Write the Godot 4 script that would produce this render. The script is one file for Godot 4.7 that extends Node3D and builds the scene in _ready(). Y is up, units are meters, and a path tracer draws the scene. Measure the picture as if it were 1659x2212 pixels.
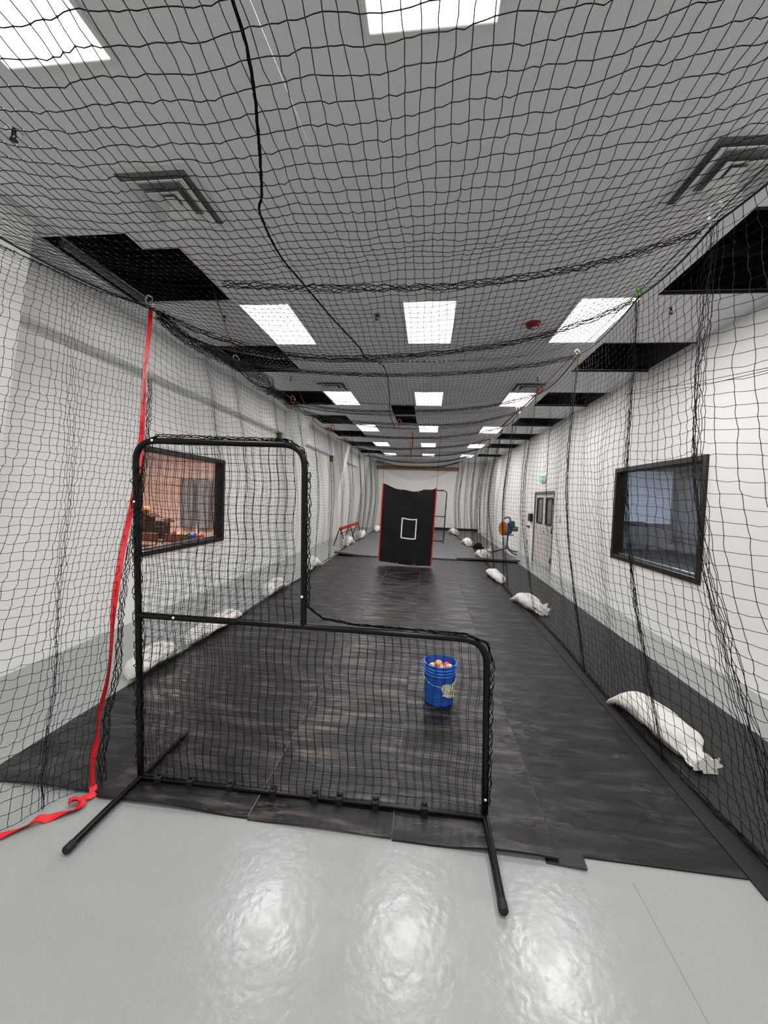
extends Node3D
# An indoor batting cage: a long room, black netting hung on cables, rubber mats, a pitching screen.
# Lengths in metres. at(x, y, d): x to the right, y up, d the distance down the hall from the camera's foot.

const H := 4.04          # ceiling
const XL := -4.02        # left wall
const XR := 3.42         # right wall
const D0 := -6.2         # wall behind the camera
const D1 := 23.1         # far wall

class MB:
	var p := PackedVector3Array()
	var n := PackedVector3Array()
	var uv := PackedVector2Array()
	var ix := PackedInt32Array()

	func poly(pts: Array, out: Vector3) -> void:   # flat convex face whose front looks towards out
		var g: Vector3 = (pts[1] - pts[0]).cross(pts[2] - pts[0])
		var q: Array = pts.duplicate()
		if g.dot(out) > 0.0:
			q.reverse()
			g = -g
		var nn: Vector3 = -g.normalized()
		var b := p.size()
		for v in q:
			p.append(v); n.append(nn); uv.append(Vector2(v.x + v.y * 0.37, v.z + v.y * 0.61))
		for k in range(1, q.size() - 1):
			ix.append(b); ix.append(b + k); ix.append(b + k + 1)

	func box(c: Vector3, s: Vector3, bev := 0.0, bs := Basis()) -> void:
		var h := s * 0.5
		var e: float = min(bev, min(h.x, min(h.y, h.z)) * 0.9)
		var axes := [Vector3(1, 0, 0), Vector3(0, 1, 0), Vector3(0, 0, 1)]
		for a in 3:
			var b1 := (a + 1) % 3
			var b2 := (a + 2) % 3
			for sg in [-1.0, 1.0]:
				var f := []
				for w in [[-1.0, -1.0], [1.0, -1.0], [1.0, 1.0], [-1.0, 1.0]]:
					var v: Vector3 = axes[a] * (h[a] * sg) + axes[b1] * ((h[b1] - e) * w[0]) + axes[b2] * ((h[b2] - e) * w[1])
					f.append(c + bs * v)
				poly(f, bs * (axes[a] * sg))
		if e <= 0.0:
			return
		for a in 3:
			var b1 := (a + 1) % 3
			var b2 := (a + 2) % 3
			for s1 in [-1.0, 1.0]:
				for s2 in [-1.0, 1.0]:
					var f := []
					for w in [[-1.0, 0], [1.0, 0], [1.0, 1], [-1.0, 1]]:
						var v: Vector3 = axes[a] * ((h[a] - e) * w[0])
						if w[1] == 0:
							v += axes[b1] * (h[b1] * s1) + axes[b2] * ((h[b2] - e) * s2)
						else:
							v += axes[b1] * ((h[b1] - e) * s1) + axes[b2] * (h[b2] * s2)
						f.append(c + bs * v)
					poly(f, bs * (axes[b1] * s1 + axes[b2] * s2))
		for s0 in [-1.0, 1.0]:
			for s1 in [-1.0, 1.0]:
				for s2 in [-1.0, 1.0]:
					var f := [c + bs * Vector3(h.x * s0, (h.y - e) * s1, (h.z - e) * s2), c + bs * Vector3((h.x - e) * s0, h.y * s1, (h.z - e) * s2), c + bs * Vector3((h.x - e) * s0, (h.y - e) * s1, h.z * s2)]
					poly(f, bs * Vector3(s0, s1, s2))

	func span(a: Vector3, b: Vector3, bev := 0.0) -> void:   # box between two corners
		box((a + b) * 0.5, (b - a).abs(), bev)

	func grid(rows: Array, wrap := false, flip := false) -> void:   # smooth surface through rows of points
		var m := rows.size()
		var k: int = rows[0].size()
		var b := p.size()
		for i in m:
			for j in k:
				var du: Vector3 = rows[min(i + 1, m - 1)][j] - rows[max(i - 1, 0)][j]
				var j1 := j + 1
				var j0 := j - 1
				if wrap:
					j1 = (j + 1) % k; j0 = (j + k - 1) % k
				else:
					j1 = min(j1, k - 1); j0 = max(j0, 0)
				var dv: Vector3 = rows[i][j1] - rows[i][j0]
				var nn := du.cross(dv)
				if nn.length() < 1e-12:
					var i2: int = 1 if i == 0 else m - 2
					du = rows[i2][(j + 1) % k] - rows[i][j]
					nn = (rows[i2][j] - rows[i][j]).cross(rows[i2][j1] - rows[i2][j0])
					if i != 0:
						nn = -nn
				if flip:
					nn = -nn
				p.append(rows[i][j]); n.append(nn.normalized()); uv.append(Vector2(float(j) / k, float(i) / m))
		for i in m - 1:
			for j in (k if wrap else k - 1):
				var a := b + i * k + j
				var c := b + i * k + (j + 1) % k
				tri(a, a + k, c + k - 0)
				tri(a, c + k, c)

	func tri(a: int, b: int, c: int) -> void:
		var g := (p[b] - p[a]).cross(p[c] - p[a])
		if g.dot(n[a] + n[b] + n[c]) > 0.0:
			ix.append(a); ix.append(c); ix.append(b)
		else:
			ix.append(a); ix.append(b); ix.append(c)

	func tube(path: Array, r, sides := 8, caps := true, closed := false, squash := 1.0) -> void:
		var m := path.size()
		var rows := []
		var up := Vector3.ZERO
		for i in m:
			var t: Vector3
			if closed:
				t = path[(i + 1) % m] - path[(i + m - 1) % m]
			else:
				t = path[min(i + 1, m - 1)] - path[max(i - 1, 0)]
			t = t.normalized()
			if up == Vector3.ZERO:
				up = (Vector3.UP if abs(t.y) < 0.9 else Vector3.RIGHT)
			up = (up - t * up.dot(t)).normalized()
			var sd := t.cross(up)
			var rr: float = r[i] if r is Array else r
			var ring := []
			for k in sides:
				var a := TAU * k / sides
				ring.append(path[i] + up * (cos(a) * rr * squash) + sd * (sin(a) * rr))
			rows.append(ring)
		if closed:
			rows.append(rows[0].duplicate())
		grid(rows, true)
		# point the side outwards
		if caps and not closed:
			cap(rows[0], path[0] - path[1])
			cap(rows[m - 1], path[m - 1] - path[m - 2])

	func cap(ring: Array, out: Vector3) -> void:   # closes a ring with a fan that looks towards out
		var nn := out.normalized()
		var b := p.size()
		var c := Vector3.ZERO
		for v in ring:
			c += v
			p.append(v); n.append(nn); uv.append(Vector2.ZERO)
		p.append(c / ring.size()); n.append(nn); uv.append(Vector2.ZERO)
		for k in ring.size():
			tri(b + k, b + (k + 1) % ring.size(), b + ring.size())

	func lathe(c: Vector3, prof: Array, sides := 32, bs := Basis()) -> void:   # profile of (radius, height) round the y axis
		var rows := []
		for q in prof:
			var ring := []
			for k in sides:
				var a := TAU * k / sides
				ring.append(c + bs * Vector3(cos(a) * q.x, q.y, sin(a) * q.x))
			rows.append(ring)
		grid(rows, true)

	func strand(pts: PackedVector3Array, r: float) -> void:   # a thin three sided cord
		var m := pts.size()
		var b := p.size()
		var t := pts[1] - pts[0]
		var up := Vector3.UP if abs(t.normalized().y) < 0.85 else Vector3.RIGHT
		for i in m:
			t = pts[mini(i + 1, m - 1)] - pts[maxi(i - 1, 0)]
			var s := t.cross(up).normalized()
			var u := s.cross(t).normalized()
			var s2 := s * 0.866
			var q := pts[i]
			var n1 := u
			var n2 := s2 - u * 0.5
			var n3 := -s2 - u * 0.5
			p.append(q + n1 * r); p.append(q + n2 * r); p.append(q + n3 * r)
			n.append(n1); n.append(n2); n.append(n3)
		for i in m - 1:
			var a := b + i * 3
			for k in 3:
				var c := a + k
				var d := a + (k + 1) % 3
				ix.append(c); ix.append(d); ix.append(c + 3)
				ix.append(d); ix.append(d + 3); ix.append(c + 3)

	func knot(c: Vector3, r: float) -> void:
		var b := p.size()
		for v in [Vector3(1, 0, 0), Vector3(-1, 0, 0), Vector3(0, 1, 0), Vector3(0, -1, 0), Vector3(0, 0, 1), Vector3(0, 0, -1)]:
			p.append(c + v * r); n.append(v)
		for x in 2:
			for y in 2:
				for z in 2:
					tri(b + x, b + 2 + y, b + 4 + z)

	func mesh() -> ArrayMesh:
		var a := []
		a.resize(Mesh.ARRAY_MAX)
		a[Mesh.ARRAY_VERTEX] = p
		a[Mesh.ARRAY_NORMAL] = n
		if uv.size() == p.size():
			a[Mesh.ARRAY_TEX_UV] = uv
		a[Mesh.ARRAY_INDEX] = ix
		var m := ArrayMesh.new()
		m.add_surface_from_arrays(Mesh.PRIMITIVE_TRIANGLES, a)
		return m

var rng := RandomNumberGenerator.new()
var taken := {}
var M := {}

func at(x: float, y: float, d: float) -> Vector3:
	return Vector3(x, y, -d)

func numbered(called: String) -> String:
	var k: int = taken.get(called, -1) + 1
	taken[called] = k
	return called if k == 0 else "%s_%03d" % [called, k]

func tag(o: Node, label := "", category := "", group := "", kind := "") -> Node:
	if label: o.set_meta("label", label)
	if category: o.set_meta("category", category)
	if group: o.set_meta("group", group)
	if kind: o.set_meta("kind", kind)
	return o

func thing(called: String, label: String, category: String, where := Vector3.ZERO, turn := 0.0, group := "") -> Node3D:
	var o := Node3D.new()
	o.name = numbered(called)
	add_child(o, true)
	o.position = where
	o.rotation.y = turn
	tag(o, label, category, group)
	return o

func obj(called: String, mb: MB, material: Material, parent: Node = null) -> MeshInstance3D:
	var o := MeshInstance3D.new()
	o.mesh = mb.mesh()
	o.material_override = material
	o.cast_shadow = GeometryInstance3D.SHADOW_CASTING_SETTING_ON
	if parent == null:
		o.name = numbered(called)
		add_child(o, true)
	else:
		o.name = called
		parent.add_child(o, true)
	return o

func struct(called: String, mb: MB, material: Material, label := "", category := "") -> MeshInstance3D:
	var o := obj(called, mb, material)
	tag(o, label, category, "", "structure")
	return o

func mat(c: Color, rough := 0.6, metal := 0.0) -> StandardMaterial3D:
	var m := StandardMaterial3D.new()
	m.albedo_color = c
	m.roughness = rough
	m.metallic = metal
	return m

func noise_tex(sd: int, freq: float, oct: int, lo: Color, hi: Color, a := 0.0, b := 1.0, size := 512) -> ImageTexture:
	var f := FastNoiseLite.new()
	f.seed = sd
	f.noise_type = FastNoiseLite.TYPE_SIMPLEX_SMOOTH
	f.frequency = freq
	f.fractal_octaves = oct
	var im := f.get_seamless_image(size, size)
	im.convert(Image.FORMAT_RGB8)
	var data := im.get_data()
	var lut := []
	for k in 256:
		var c := lo.lerp(hi, smoothstep(a, b, k / 255.0))
		lut.append([int(c.r * 255), int(c.g * 255), int(c.b * 255)])
	for k in range(0, data.size(), 3):
		var q: Array = lut[data[k]]
		data[k] = q[0]; data[k + 1] = q[1]; data[k + 2] = q[2]
	return ImageTexture.create_from_image(Image.create_from_data(size, size, false, Image.FORMAT_RGB8, data))

func bump_tex(sd: int, freq: float, oct: int, strength: float, size := 512) -> ImageTexture:
	var f := FastNoiseLite.new()
	f.seed = sd
	f.noise_type = FastNoiseLite.TYPE_SIMPLEX_SMOOTH
	f.frequency = freq
	f.fractal_octaves = oct
	var im := f.get_seamless_image(size, size)
	im.convert(Image.FORMAT_RGBA8)
	im.bump_map_to_normal_map(strength)
	return ImageTexture.create_from_image(im)

func world_tri(m: StandardMaterial3D, sc: Vector3) -> StandardMaterial3D:
	m.uv1_triplanar = true
	m.uv1_world_triplanar = true
	m.uv1_scale = sc
	m.uv1_triplanar_sharpness = 6.0
	return m

func make_materials() -> void:
	M.wall = mat(Color(0.935, 0.935, 0.92), 0.62)
	M.wall.normal_enabled = true
	M.wall.normal_texture = bump_tex(3, 0.06, 3, 3.0)
	M.wall.normal_scale = 0.25
	world_tri(M.wall, Vector3(1.2, 1.2, 1.2))
	M.beige = mat(Color(0.84, 0.82, 0.76), 0.6)
	M.ceiling = mat(Color(0.93, 0.93, 0.935), 0.95)
	M.ceiling.albedo_texture = noise_tex(9, 0.12, 3, Color(0.94, 0.94, 0.94), Color(1, 1, 1))
	world_tri(M.ceiling, Vector3(1.5, 1.5, 1.5))
	M.floor = mat(Color(0.595, 0.613, 0.60), 0.26)
	M.floor.albedo_texture = noise_tex(21, 0.25, 3, Color(0.95, 0.96, 0.955), Color(1, 1, 1), 0.2, 0.8)
	M.floor.normal_enabled = true
	M.floor.normal_texture = bump_tex(5, 0.035, 3, 6.0)
	M.floor.normal_scale = 0.07
	M.floor.roughness_texture = noise_tex(31, 0.012, 4, Color(0.75, 0.75, 0.75), Color(1, 1, 1), 0.3, 0.7)
	world_tri(M.floor, Vector3(0.9, 0.9, 0.9))
	M.dark = mat(Color(0.06, 0.055, 0.058), 0.9)
	M.throat = mat(Color(0.48, 0.48, 0.48), 0.8)
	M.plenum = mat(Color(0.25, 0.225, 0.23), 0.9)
	M.zinc = mat(Color(0.97, 0.97, 0.97), 0.38, 0.35)
	M.steel_dark = mat(Color(0.16, 0.15, 0.15), 0.6, 0.3)
	M.rubber = []
	for k in 3:
		var r := mat(Color(1, 1, 1), 0.5)
		r.albedo_texture = noise_tex(40 + k, 0.012, 5, Color(0.055, 0.053, 0.053), [Color(0.27, 0.25, 0.24), Color(0.33, 0.29, 0.27), Color(0.17, 0.165, 0.16)][k], 0.42, 0.88, 1024)
		r.roughness_texture = noise_tex(50 + k, 0.02, 4, Color(0.62, 0.62, 0.62), Color(1, 1, 1), 0.3, 0.7)
		r.roughness = 0.52
		r.metallic_specular = 0.42
		r.normal_enabled = true
		r.normal_texture = bump_tex(60 + k, 0.05, 4, 4.0)
		r.normal_scale = 0.25
		world_tri(r, Vector3(0.13, 0.5, 0.62))
		r.uv1_offset = Vector3(0.31 * k, 0, 0.17 * k)
		M.rubber.append(r)
	M.mat_edge = mat(Color(0.085, 0.083, 0.083), 0.55)
	M.mat_edge.albedo_texture = noise_tex(70, 0.08, 4, Color(0.7, 0.7, 0.7), Color(1, 1, 1))
	world_tri(M.mat_edge, Vector3(0.8, 0.8, 0.8))
	M.turf = mat(Color(0.35, 0.35, 0.34), 0.5)
	M.turf.albedo_texture = noise_tex(71, 0.03, 4, Color(0.8, 0.8, 0.8), Color(1, 1, 1))
	world_tri(M.turf, Vector3(0.5, 0.5, 0.5))
	M.net = mat(Color(0.14, 0.138, 0.138), 0.55)
	M.rope = mat(Color(0.05, 0.05, 0.052), 0.7)
	M.cable = mat(Color(0.55, 0.56, 0.57), 0.35, 0.8)
	M.black_tube = mat(Color(0.022, 0.022, 0.024), 0.25)
	M.black_tube.metallic_specular = 0.35
	M.black_cap = mat(Color(0.03, 0.03, 0.03), 0.6)
	M.white_plastic = mat(Color(0.88, 0.88, 0.87), 0.45)
	M.chrome = mat(Color(0.85, 0.86, 0.87), 0.18, 1.0)
	M.red_strap = mat(Color(0.82, 0.08, 0.13), 0.55)
	M.red_trim = mat(Color(0.80, 0.07, 0.12), 0.6)
	M.yellow_rope = mat(Color(0.86, 0.72, 0.12), 0.7)
	M.orange = mat(Color(0.9, 0.38, 0.12), 0.45)
	M.green_clip = mat(Color(0.45, 0.85, 0.25), 0.4)
	M.canvas = mat(Color(0.12, 0.118, 0.122), 0.85)
	M.canvas.metallic_specular = 0.25
	M.canvas.normal_enabled = true
	M.canvas.normal_texture = bump_tex(80, 0.03, 4, 8.0)
	M.canvas.normal_scale = 0.3
	world_tri(M.canvas, Vector3(0.8, 0.8, 0.8))
	M.white_paint = mat(Color(0.9, 0.9, 0.88), 0.6)
	M.bag = mat(Color(0.86, 0.85, 0.83), 0.75)
	M.bag.normal_enabled = true
	M.bag.normal_texture = bump_tex(81, 0.05, 4, 7.0)
	M.bag.normal_scale = 0.6
	M.bag.uv1_triplanar = true
	M.bag.uv1_scale = Vector3(2, 2, 2)
	M.blue = mat(Color(0.11, 0.34, 0.70), 0.38)
	M.blue_rim = mat(Color(0.22, 0.48, 0.86), 0.35)
	M.tape = mat(Color(0.92, 0.92, 0.84), 0.35)
	M.tape.albedo_texture = noise_tex(90, 0.02, 3, Color(0.42, 0.45, 0.46), Color(1, 1, 0.95), 0.30, 0.50)
	M.tape.uv1_triplanar = true
	M.tape.uv1_scale = Vector3(7, 7, 7)
	M.ball = mat(Color(0.90, 0.76, 0.58), 0.7)
	M.ball2 = mat(Color(0.88, 0.66, 0.44), 0.75)
	M.ball_pink = mat(Color(0.92, 0.30, 0.45), 0.6)
	M.stitch = mat(Color(0.62, 0.16, 0.12), 0.7)
	M.bronze = mat(Color(0.13, 0.105, 0.095), 0.45, 0.2)
	M.glass = mat(Color(0.2, 0.22, 0.24, 0.18), 0.03)
	M.glass.transparency = BaseMaterial3D.TRANSPARENCY_ALPHA
	M.glass_warm = mat(Color(0.3, 0.28, 0.28, 0.10), 0.03)
	M.glass_warm.transparency = BaseMaterial3D.TRANSPARENCY_ALPHA
	M.door = mat(Color(0.80, 0.775, 0.75), 0.5)
	M.door_glass = mat(Color(0.47, 0.50, 0.44, 0.62), 0.15)
	M.door_glass.transparency = BaseMaterial3D.TRANSPARENCY_ALPHA
	M.door_frame = mat(Color(0.42, 0.40, 0.385), 0.5)
	M.black_plastic = mat(Color(0.04, 0.04, 0.05), 0.4)
	M.diffuser = mat(Color(0.95, 0.95, 0.95), 0.5)
	M.diffuser.emission_enabled = true
	M.diffuser.emission = Color(1.0, 0.985, 0.98)
	M.diffuser.emission_energy_multiplier = 2.2
	M.exit_face = mat(Color(0.1, 0.6, 0.35), 0.4)
	M.exit_face.emission_enabled = true
	M.exit_face.emission = Color(0.10, 0.78, 0.42)
	M.exit_face.emission_energy_multiplier = 0.6
	M.wood = mat(Color(0.66, 0.47, 0.34), 0.7)
	M.wood.albedo_texture = noise_tex(95, 0.02, 4, Color(0.75, 0.7, 0.65), Color(1, 1, 1))
	world_tri(M.wood, Vector3(0.3, 3, 3))
	M.pink_wall = mat(Color(0.86, 0.74, 0.70), 0.7)
	M.cardboard = mat(Color(0.62, 0.40, 0.22), 0.8)
	M.brown = mat(Color(0.22, 0.12, 0.09), 0.6)
	M.grey_panel = mat(Color(0.44, 0.44, 0.45), 0.7)
	M.room_grey = mat(Color(0.42, 0.42, 0.42), 0.8)
	M.room_dark = mat(Color(0.10, 0.10, 0.105), 0.6)
	M.roll_door = mat(Color(0.86, 0.88, 0.92), 0.5)
	M.red_mat = mat(Color(0.45, 0.05, 0.08), 0.7)
	M.alarm = mat(Color(0.50, 0.06, 0.07), 0.4)
	M.vent = mat(Color(0.86, 0.86, 0.855), 0.55)
	M.teal = mat(Color(0.05, 0.30, 0.42), 0.45)
	M.olive = mat(Color(0.40, 0.36, 0.16), 0.6)
	M.wheel = mat(Color(0.72, 0.40, 0.16), 0.6)
	M.legs_dark = mat(Color(0.08, 0.10, 0.13), 0.5)

# ---------- the lines the netting hangs on ----------

const CLIPS_LEFT := [-1.0, 0.6, 3.93, 4.87, 5.6, 7.0, 8.3, 9.4, 11.0, 13.0, 15.0, 17.5, 20.3]
const CLIPS_RIGHT := [-1.0, 1.2, 2.95, 3.93, 5.4, 7.3, 8.7, 10.5, 12.5, 15.0, 17.5, 20.3]
const SAG_AT := [-1.0, 1.3, 2.3, 2.7, 2.96, 3.3, 3.93, 4.4, 4.9, 5.4, 6.2, 7.3, 8.0, 8.7, 9.6, 10.5, 11.5, 12.5, 14.0, 15.0, 16.5, 17.5, 20.3]
const SAG := [0.30, 0.34, 0.32, 0.27, 0.33, 0.34, 0.49, 0.34, 0.25, 0.22, 0.17, 0.30, 0.20, 0.29, 0.20, 0.28, 0.20, 0.30, 0.22, 0.32, 0.25, 0.33, 0.30]

func table(xs: Array, ys: Array, x: float) -> float:
	for k in range(1, xs.size()):
		if x <= xs[k]:
			var t: float = clampf((x - xs[k - 1]) / (xs[k] - xs[k - 1]), 0.0, 1.0)
			t = t * t * (3.0 - 2.0 * t) * 0.5 + t * 0.5
			return lerpf(ys[k - 1], ys[k], t)
	return ys[-1]

func edge_x(side: int, d: float) -> float:
	if side < 0:
		return -3.03 + 0.10 * smoothstep(4.0, 9.0, d) + 0.25 * smoothstep(10.0, 20.0, d)
	return 1.87 - 0.40 * smoothstep(13.0, 20.3, d)

func edge_y(side: int, d: float) -> float:
	var c: Array = CLIPS_LEFT if side < 0 else CLIPS_RIGHT
	for k in range(1, c.size()):
		if d <= c[k]:
			var w: float = c[k] - c[k - 1]
			var t: float = (d - c[k - 1]) / w
			var deep: float = 0.05 * w
			if side < 0:
				deep = 0.125 * w if c[k] < 4.0 else 0.09 * w
			return 3.82 - minf(deep, 0.25) * pow(sin(PI * clampf(t, 0.0, 1.0)), 0.8)
	return 3.82

func roof(u: float, d: float) -> Vector3:   # u runs 0..1 from the left cable to the right one
	var xa := edge_x(-1, d)
	var xb := edge_x(1, d)
	var x := lerpf(xa, xb, u)
	var e := u * 2.0 - 1.0
	var y := lerpf(edge_y(-1, d), edge_y(1, d), u)
	y -= table(SAG_AT, SAG, d) * (1.0 - pow(absf(e), 2.6))
	y += 0.018 * sin(d * 2.3 + u * 5.0) * (1.0 - e * e) + 0.012 * sin(d * 5.1 - u * 9.0) * (1.0 - e * e)
	return at(x, y, d)

func bottom_x(side: int, d: float) -> float:
	if side < 0:
		return -2.70 + 0.03 * sin(d * 1.7) - 0.06 * smoothstep(6.0, 11.0, d)
	return 1.83 - 0.07 * smoothstep(4.0, 8.0, d) + 0.04 * sin(d * 1.3) - 0.35 * smoothstep(15.0, 20.3, d)

const FOLDS_RIGHT := [2.95, 3.95, 5.4, 7.3, 8.7, 10.5, 12.5, 15.0, 17.5]
const FOLDS_LEFT := [4.87, 5.6, 7.0, 8.3, 9.4, 11.0, 13.0, 15.0, 17.5]

func lean(side: int, d: float) -> float:
	if side > 0:
		return 0.95 * (1.0 - smoothstep(6.0, 13.0, d))
	return 0.60 * (1.0 - smoothstep(3.0, 9.0, d))

func side_net(side: int, d: float, t: float) -> Vector3:   # t runs 0 at the cable to 1 on the floor
	var top := at(edge_x(side, d), edge_y(side, d), d)
	var low := minf(d - lean(side, d), 21.0)
	var floor_y := 0.02 + (0.06 if low > 12.2 else 0.0)
	var bot := at(bottom_x(side, low), floor_y, low)
	var q := top.lerp(bot, t)
	var push := 0.035 * sin(d * 4.3 + t * 2.0) + 0.025 * sin(d * 9.1 + 1.0 - t * 3.0)
	var f: Array = FOLDS_RIGHT if side > 0 else FOLDS_LEFT
	for c in f:
		var g: float = (d - c) / 0.16
		push += (0.12 if side > 0 else 0.09) * exp(-g * g)
	push += 0.10 * sin(PI * t)
	q.x -= side * push * sin(PI * clampf(t * 0.94 + 0.03, 0.0, 1.0))
	return q

func jit(s: float) -> Vector3:
	return Vector3(rng.randf_range(-s, s), rng.randf_range(-s, s), rng.randf_range(-s, s))

func weave(mb: MB, G: Array, r: float, wav: float, knots_within: float, sub_within: float) -> void:
	# G: rows of knots; a cord runs along every row and every column, bowed a little between the knots
	var eye := at(0, 1.87, 0)
	var m := G.size()
	var k: int = G[0].size()
	for way in 2:
		var a_n := m if way == 0 else k
		var b_n := k if way == 0 else m
		for a in a_n:
			var pts := PackedVector3Array()
			for b in b_n:
				var q: Vector3 = G[a][b] if way == 0 else G[b][a]
				if b > 0:
					var q0: Vector3 = G[a][b - 1] if way == 0 else G[b - 1][a]
					if q.distance_squared_to(eye) < sub_within * sub_within:
						var md := (q + q0) * 0.5 + jit(wav)
						md.y -= wav * 0.5
						pts.append(md)
				pts.append(q)
			mb.strand(pts, r)
	if knots_within > 0.0:
		for a in m:
			for b in k:
				var q: Vector3 = G[a][b]
				if q.distance_squared_to(eye) < knots_within * knots_within:
					mb.knot(q, r * 2.6)

func bundle(mb: MB, path: Array, rad: float, count: int, r: float, seed_: int) -> void:
	# a fold of netting drawn together: several cords that wind round one line, with loops between them
	var g := RandomNumberGenerator.new()
	g.seed = seed_
	for c in count:
		var ph := TAU * c / count
		var pts := PackedVector3Array()
		for i in path.size():
			var t: Vector3 = (path[mini(i + 1, path.size() - 1)] - path[maxi(i - 1, 0)]).normalized()
			var u: Vector3 = t.cross(Vector3.UP if absf(t.y) < 0.8 else Vector3.RIGHT).normalized()
			var v := t.cross(u)
			var a := ph + i * 0.55 + g.randf_range(-0.7, 0.7)
			var rr := rad * g.randf_range(0.35, 1.0)
			pts.append(path[i] + u * (cos(a) * rr) + v * (sin(a) * rr))
		mb.strand(pts, r)

func fine(path: Array, step: float) -> Array:   # the same line with points every step
	var out := [path[0]]
	for i in path.size() - 1:
		var l: float = path[i].distance_to(path[i + 1])
		var c := maxi(1, int(ceil(l / step)))
		for k in range(1, c + 1):
			out.append(path[i].lerp(path[i + 1], float(k) / c))
	return out

func smooth_path(path: Array, per: int) -> Array:   # Catmull-Rom
	var out := []
	var m := path.size()
	for i in m - 1:
		var a: Vector3 = path[maxi(i - 1, 0)]
		var b: Vector3 = path[i]
		var c: Vector3 = path[i + 1]
		var d: Vector3 = path[mini(i + 2, m - 1)]
		for k in per:
			out.append(b.cubic_interpolate(c, a, d, float(k) / per))
	out.append(path[m - 1])
	return out

func _ready() -> void:
	rng.seed = 77
	# ----- camera, sky, exposure -----
	var cam := Camera3D.new()
	cam.name = "camera"
	cam.fov = 105.5
	cam.near = 0.05
	cam.far = 200.0
	var yaw := 0.1110
	var pitch := -0.0386
	var roll := -0.0371
	var ry := Basis(Vector3(cos(yaw), 0, -sin(yaw)), Vector3(0, 1, 0), Vector3(sin(yaw), 0, cos(yaw)))
	var rx := Basis(Vector3(1, 0, 0), Vector3(0, cos(pitch), sin(pitch)), Vector3(0, -sin(pitch), cos(pitch)))
	var rz := Basis(Vector3(cos(roll), sin(roll), 0), Vector3(-sin(roll), cos(roll), 0), Vector3(0, 0, 1))
	var m3 := (rz * rx * ry).transposed()      # its columns: right, up and forward, with d for z
	var rt := m3.x
	var up := m3.y
	var fw := m3.z
	cam.transform = Transform3D(Basis(at(rt.x, rt.y, rt.z), at(up.x, up.y, up.z), -at(fw.x, fw.y, fw.z)), at(0, 1.87, 0))
	add_child(cam, true)
	cam.current = true
	var env := Environment.new()
	env.background_mode = Environment.BG_COLOR
	env.background_color = Color(0.02, 0.02, 0.02)
	env.tonemap_mode = Environment.TONE_MAPPER_LINEAR
	env.tonemap_exposure = 1.0
	env.sdfgi_enabled = true
	env.ssao_enabled = true
	env.ssil_enabled = true
	var we := WorldEnvironment.new()
	we.name = "world_environment"
	we.environment = env
	add_child(we, true)
	make_materials()
	build_shell()
	build_lights()
	build_side_rooms()
	build_mats()
	build_screens()
	build_backdrop()
	build_bags()
	build_machine()
	build_bucket()
	build_fittings()
	build_net()
	build_hangings()

# ---------- the room ----------

const TROFFER_X := [-1.972, -0.069, 1.813]
const HOLES := [[-3.52, -2.31, 5.62, 6.78], [-3.45, -2.31, 8.07, 9.22], [-3.30, -2.31, 10.48, 11.64], [-3.36, -2.31, 12.90, 14.10], [-3.38, -2.31, 15.45, 16.75], [-3.40, -2.31, 18.2, 19.4],
	[2.25, 3.42, 3.15, 4.33], [2.25, 3.42, 5.60, 6.76], [2.27, 3.42, 8.05, 9.13], [2.27, 3.42, 10.48, 11.55], [2.27, 3.42, 12.90, 14.06], [2.28, 3.42, 15.2, 16.38], [2.30, 3.42, 18.7, 19.7],
	[-0.98, -0.41, 9.26, 10.38], [-0.98, -0.41, 10.44, 11.55], [-3.52, -2.67, 3.145, 4.335], [-2.67, -2.32, 3.36, 4.335]]

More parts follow.
